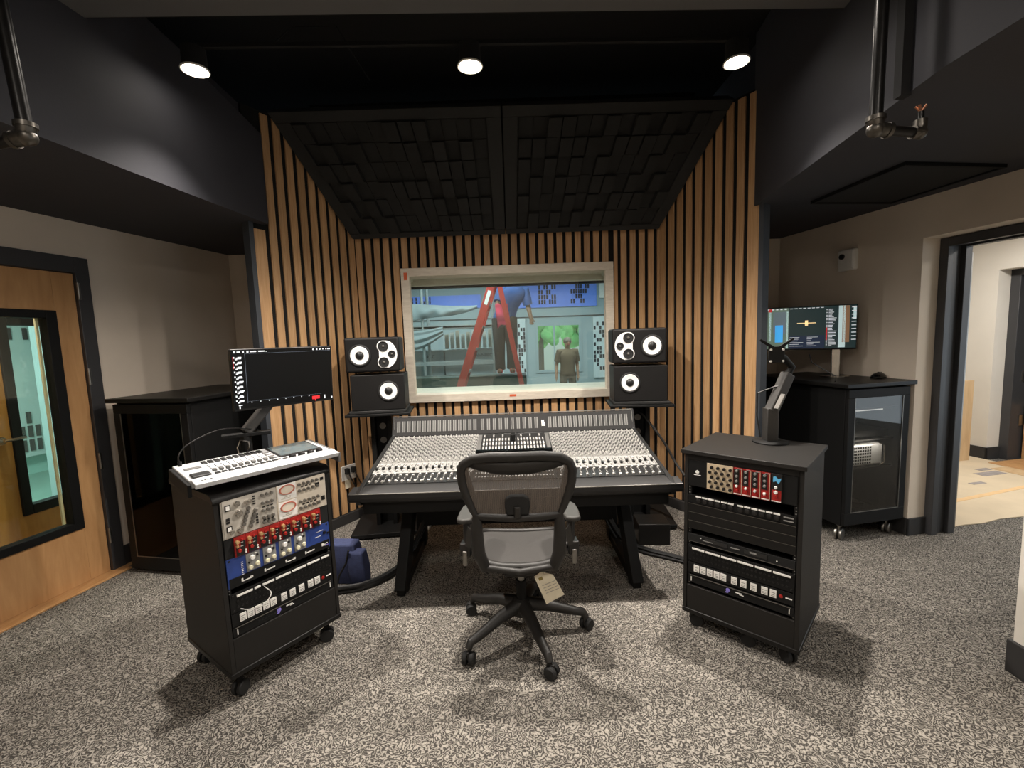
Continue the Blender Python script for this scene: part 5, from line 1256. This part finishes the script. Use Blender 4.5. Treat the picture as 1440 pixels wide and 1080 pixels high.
# people
def skin(name, parent, V, E_, rads, mt, sub=2, root=0):
    me = bpy.data.meshes.new(name); me.from_pydata([tuple(v) for v in V], E_, []); me.materials.append(mt)
    o = link(name, me, parent); s = o.modifiers.new('skin', 'SKIN'); s.use_smooth_shade = True
    for i, v in enumerate(me.skin_vertices[0].data):
        r = rads[i]; v.radius = r if isinstance(r, tuple) else (r, r); v.use_root = (i == root)
    d = o.modifiers.new('sub', 'SUBSURF'); d.levels = sub; d.render_levels = sub
    return o
def person(lab, loc, rz, J, top, bottom, shoe, hairm, legs=1.08):
    t = thing('person', lab, 'person', loc, rz)
    N_ = list(J); ix = {n: i for i, n in enumerate(N_)}; V = [J[n] for n in N_]
    RAD = dict(pelvis=(.15, .11), waist=(.135, .10), chest=(.165, .115), neckb=(.075, .07), neck=(.052, .052), head0=(.068, .082), head1=(.084, .10), head2=(.066, .082))
    for s in 'LR': RAD.update({'sh'+s: .062, 'el'+s: .042, 'wr'+s: .028, 'pm'+s: (.036, .018), 'hip'+s: .085, 'kn'+s: .056, 'an'+s: .038, 'toe'+s: .035})
    E_ = [('pelvis', 'waist'), ('waist', 'chest'), ('chest', 'neckb'), ('neckb', 'neck'), ('neck', 'head0'), ('head0', 'head1'), ('head1', 'head2')]
    for s in 'LR': E_ += [('chest', 'sh'+s), ('sh'+s, 'el'+s), ('el'+s, 'wr'+s), ('wr'+s, 'pm'+s), ('pelvis', 'hip'+s), ('hip'+s, 'kn'+s), ('kn'+s, 'an'+s), ('an'+s, 'toe'+s)]
    fi = []
    rads = [RAD[n] for n in N_]
    for s in 'LR':
        w_, p_ = Vector(J['wr'+s]), Vector(J['pm'+s]); d = (p_-w_).normalized(); side = Vector((0, 1, 0)) if abs(d.y) < .7 else Vector((1, 0, 0))
        for k, L in enumerate((.07, .08, .075, .058)):
            b = p_+side*(.024-.016*k); V += [b+d*L*.5+Vector((0, .004, 0)), b+d*L+Vector((0, .014, 0))]; n = len(V); rads += [.009, .008]; fi += [(ix['pm'+s], n-2), (n-2, n-1)]
        V += [w_+side*.03+d*.03, w_+side*.05+d*.07]; n = len(V); rads += [.011, .009]; fi += [(ix['wr'+s], n-2), (n-2, n-1)]
    for n_ in ('pelvis', 'waist', 'chest', 'shL', 'shR', 'hipL', 'hipR', 'neckb', 'knL', 'knR'):
        r_ = rads[ix[n_]]; rads[ix[n_]] = tuple(x*.72 for x in r_) if isinstance(r_, tuple) else r_*.72
    body = skin('body', t, V, [(ix[a], ix[b]) for a, b in E_]+fi, rads, K['skin'])
    def sub(name, names, edges, scale, mt):
        i2 = {n: i for i, n in enumerate(names)}
        def rr(n): r = RAD[n]; return tuple(x*scale+.006 for x in r) if isinstance(r, tuple) else r*scale+.006
        return skin(name, t, [J[n] if n not in EX else EX[n] for n in names], [(i2[a], i2[b]) for a, b in edges], [rr(n) if n in RAD else .06 for n in names], K[mt])
    EX = {'hem': Vector(J['pelvis'])+Vector((0, 0, -.05))}; RAD['hem'] = (.155, .115)
    for s in 'LR': EX['half'+s] = Vector(J['sh'+s]).lerp(Vector(J['el'+s]), .75); RAD['half'+s] = .058
    def loft(mb, rows, mt, n=20):        # rows: centre, half width, half depth (horizontal ellipses)
        vs = [(c[0]+a*math.cos(2*PI*k/n), c[1]+b*math.sin(2*PI*k/n), c[2]) for c, a, b in rows for k in range(n)]
        fs = [(r*n+k, r*n+(k+1) % n, (r+1)*n+(k+1) % n, (r+1)*n+k) for r in range(len(rows)-1) for k in range(n)]+[tuple(range(n)), tuple((len(rows)-1)*n+k for k in range(n))]
        mb.add(vs, fs, mt)
    j_ = {n: Vector(v) for n, v in J.items()}
    up_ = Vector((0, 0, 1))
    mb = MB(); loft(mb, [(j_['pelvis']-up_*.06, .175, .125), (j_['pelvis']+up_*.03, .172, .122), (j_['waist'], .165, .118), (j_['waist'].lerp(j_['chest'], .5), .178, .124), (j_['chest'], .200, .128), (j_['chest'].lerp(j_['neckb'], .5), .195, .115), (j_['neckb']-up_*.01, .115, .085), (j_['neckb']+up_*.015, .066, .066)], K[top])
    for s in 'LR': mb.tube([j_['chest'].lerp(j_['sh'+s], .55)+up_*.05, j_['sh'+s]+up_*.01, j_['sh'+s].lerp(j_['el'+s], .35), j_['sh'+s].lerp(j_['el'+s], .78)], [.06, .078, .074, .070], K[top], 14)
    mb.build('shirt', t)
    mb = MB(); q_ = legs
    loft(mb, [(j_['pelvis']-up_*.14, .15*q_, .105*q_), (j_['pelvis']-up_*.07, .168, .118), (j_['pelvis']+up_*.04, .160, .112)], K[bottom])
    for s in 'LR': mb.tube([j_['hip'+s]+up_*.05, j_['hip'+s].lerp(j_['kn'+s], .3), j_['kn'+s], j_['kn'+s].lerp(j_['an'+s], .6), j_['an'+s]+up_*.0], [.09*q_, .085*q_, .068*q_, .060*q_, .062*q_], K[bottom], 14)
    mb.build('trousers', t)
    for s in 'LR': skin('shoe', t, [Vector(J['an'+s])+Vector((0, 0, -.02)), Vector(J['an'+s]).lerp(Vector(J['toe'+s]), .5)+Vector((0, 0, -.012)), J['toe'+s]], [(0, 1), (1, 2)], [.046, .046, .042], K[shoe])
    h = Vector(J['head1'])
    mb = MB(); mb.ball((h.x, h.y+.012, h.z+.020), .104, K[hairm], 18, 10, (.86, .98, .86)); mb.build('hair', t)
    f = Vector((0, -1, 0))
    mb = MB(); mb.prism([(h.x-.013, h.y-.095, h.z-.03), (h.x+.013, h.y-.095, h.z-.03), (h.x, h.y-.09, h.z+.02)], (0, -.02, 0), K['skin']); mb.build('nose', t)
    for s in (-1, 1):
        MB().ball((h.x+s*.03, h.y-.088, h.z+.018), .010, K['cap'], 10, 6, (1.3, .6, .7)).build('eye', t)
        MB().ball((h.x+s*.082, h.y, h.z), .026, K['skin'], 10, 6, (.4, .7, 1.2)).build('ear', t)
    MB().box(h.x-.024, h.x+.024, h.y-.094, h.y-.088, h.z-.058, h.z-.050, K['pink']).build('mouth', t)
    return t
V_ = Vector
man = dict(pelvis=V_((0, 0, .88)), waist=V_((0, 0, 1.03)), chest=V_((0, .0, 1.24)), neckb=V_((0, .01, 1.38)), neck=V_((0, 0, 1.43)), head0=V_((0, -.01, 1.475)), head1=V_((0, -.01, 1.545)), head2=V_((0, 0, 1.60)),
 shL=V_((-.185, .01, 1.32)), elL=V_((-.25, .03, 1.05)), wrL=V_((-.27, -.03, .82)), pmL=V_((-.275, -.045, .75)), shR=V_((.185, .01, 1.32)), elR=V_((.225, .04, 1.05)), wrR=V_((.225, -.02, .81)), pmR=V_((.222, -.035, .74)),
 hipL=V_((-.09, 0, .82)), knL=V_((-.11, -.01, .46)), anL=V_((-.12, .02, .08)), toeL=V_((-.14, -.13, .035)), hipR=V_((.09, 0, .82)), knR=V_((.11, -.01, .46)), anR=V_((.12, .02, .08)), toeR=V_((.14, -.13, .035)))
person('person with cropped hair in a brown tee, standing before the far window', (1.26, 10.0, LF), .12, man, 'shirt', 'khaki', 'shoed', 'hair')
wk = dict(pelvis=V_((0, 0, .86)), waist=V_((.05, -.02, 1.0)), chest=V_((.14, -.06, 1.17)), neckb=V_((.16, -.09, 1.31)), neck=V_((.16, -.10, 1.36)), head0=V_((.16, -.11, 1.41)), head1=V_((.16, -.12, 1.48)), head2=V_((.16, -.11, 1.54)),
 shL=V_((-.03, -.05, 1.26)), elL=V_((-.10, -.16, 1.04)), wrL=V_((-.04, -.30, .93)), pmL=V_((-.01, -.36, .91)), shR=V_((.32, -.05, 1.23)), elR=V_((.37, -.04, .98)), wrR=V_((.40, -.16, .82)), pmR=V_((.40, -.21, .78)),
 hipL=V_((-.08, 0, .80)), knL=V_((-.09, -.05, .45)), anL=V_((-.09, .03, .08)), toeL=V_((-.10, -.12, .035)), hipR=V_((.08, .01, .80)), knR=V_((.10, -.08, .46)), anR=V_((.09, .0, .09)), toeR=V_((.10, -.15, .045)))
person('person in a blue shirt and dark trousers standing on a plank behind the red ladder', (-.08, 6.88, 1.02), 0, wk, 'blueshirt', 'trouser', 'shoe', 'brownhair', 1.3)
MB_ = MB().box(-2.2, .22, 6.62, 7.06, LF, 1.018, K['green']); tag(MB_.build('green_bench', None, .005), 'dark green bench behind the red ladder on which the person in blue stands', 'bench')
mb = MB(); mb.grid(lambda u, v: V_((-.20+.17*u+.03*v, 6.36-.03*math.sin(u*PI)+.02*math.sin(v*9), 2.04-.23*v-.10*(1-u)*v+.02*math.sin(u*7))), 10, 10, K['pink'])
o = mb.build('pink_rag'); o.modifiers.new('thickness', 'SOLIDIFY').thickness = .008; tag(o, 'bright pink rag hung over the red ladder beside the person in blue', 'rag')
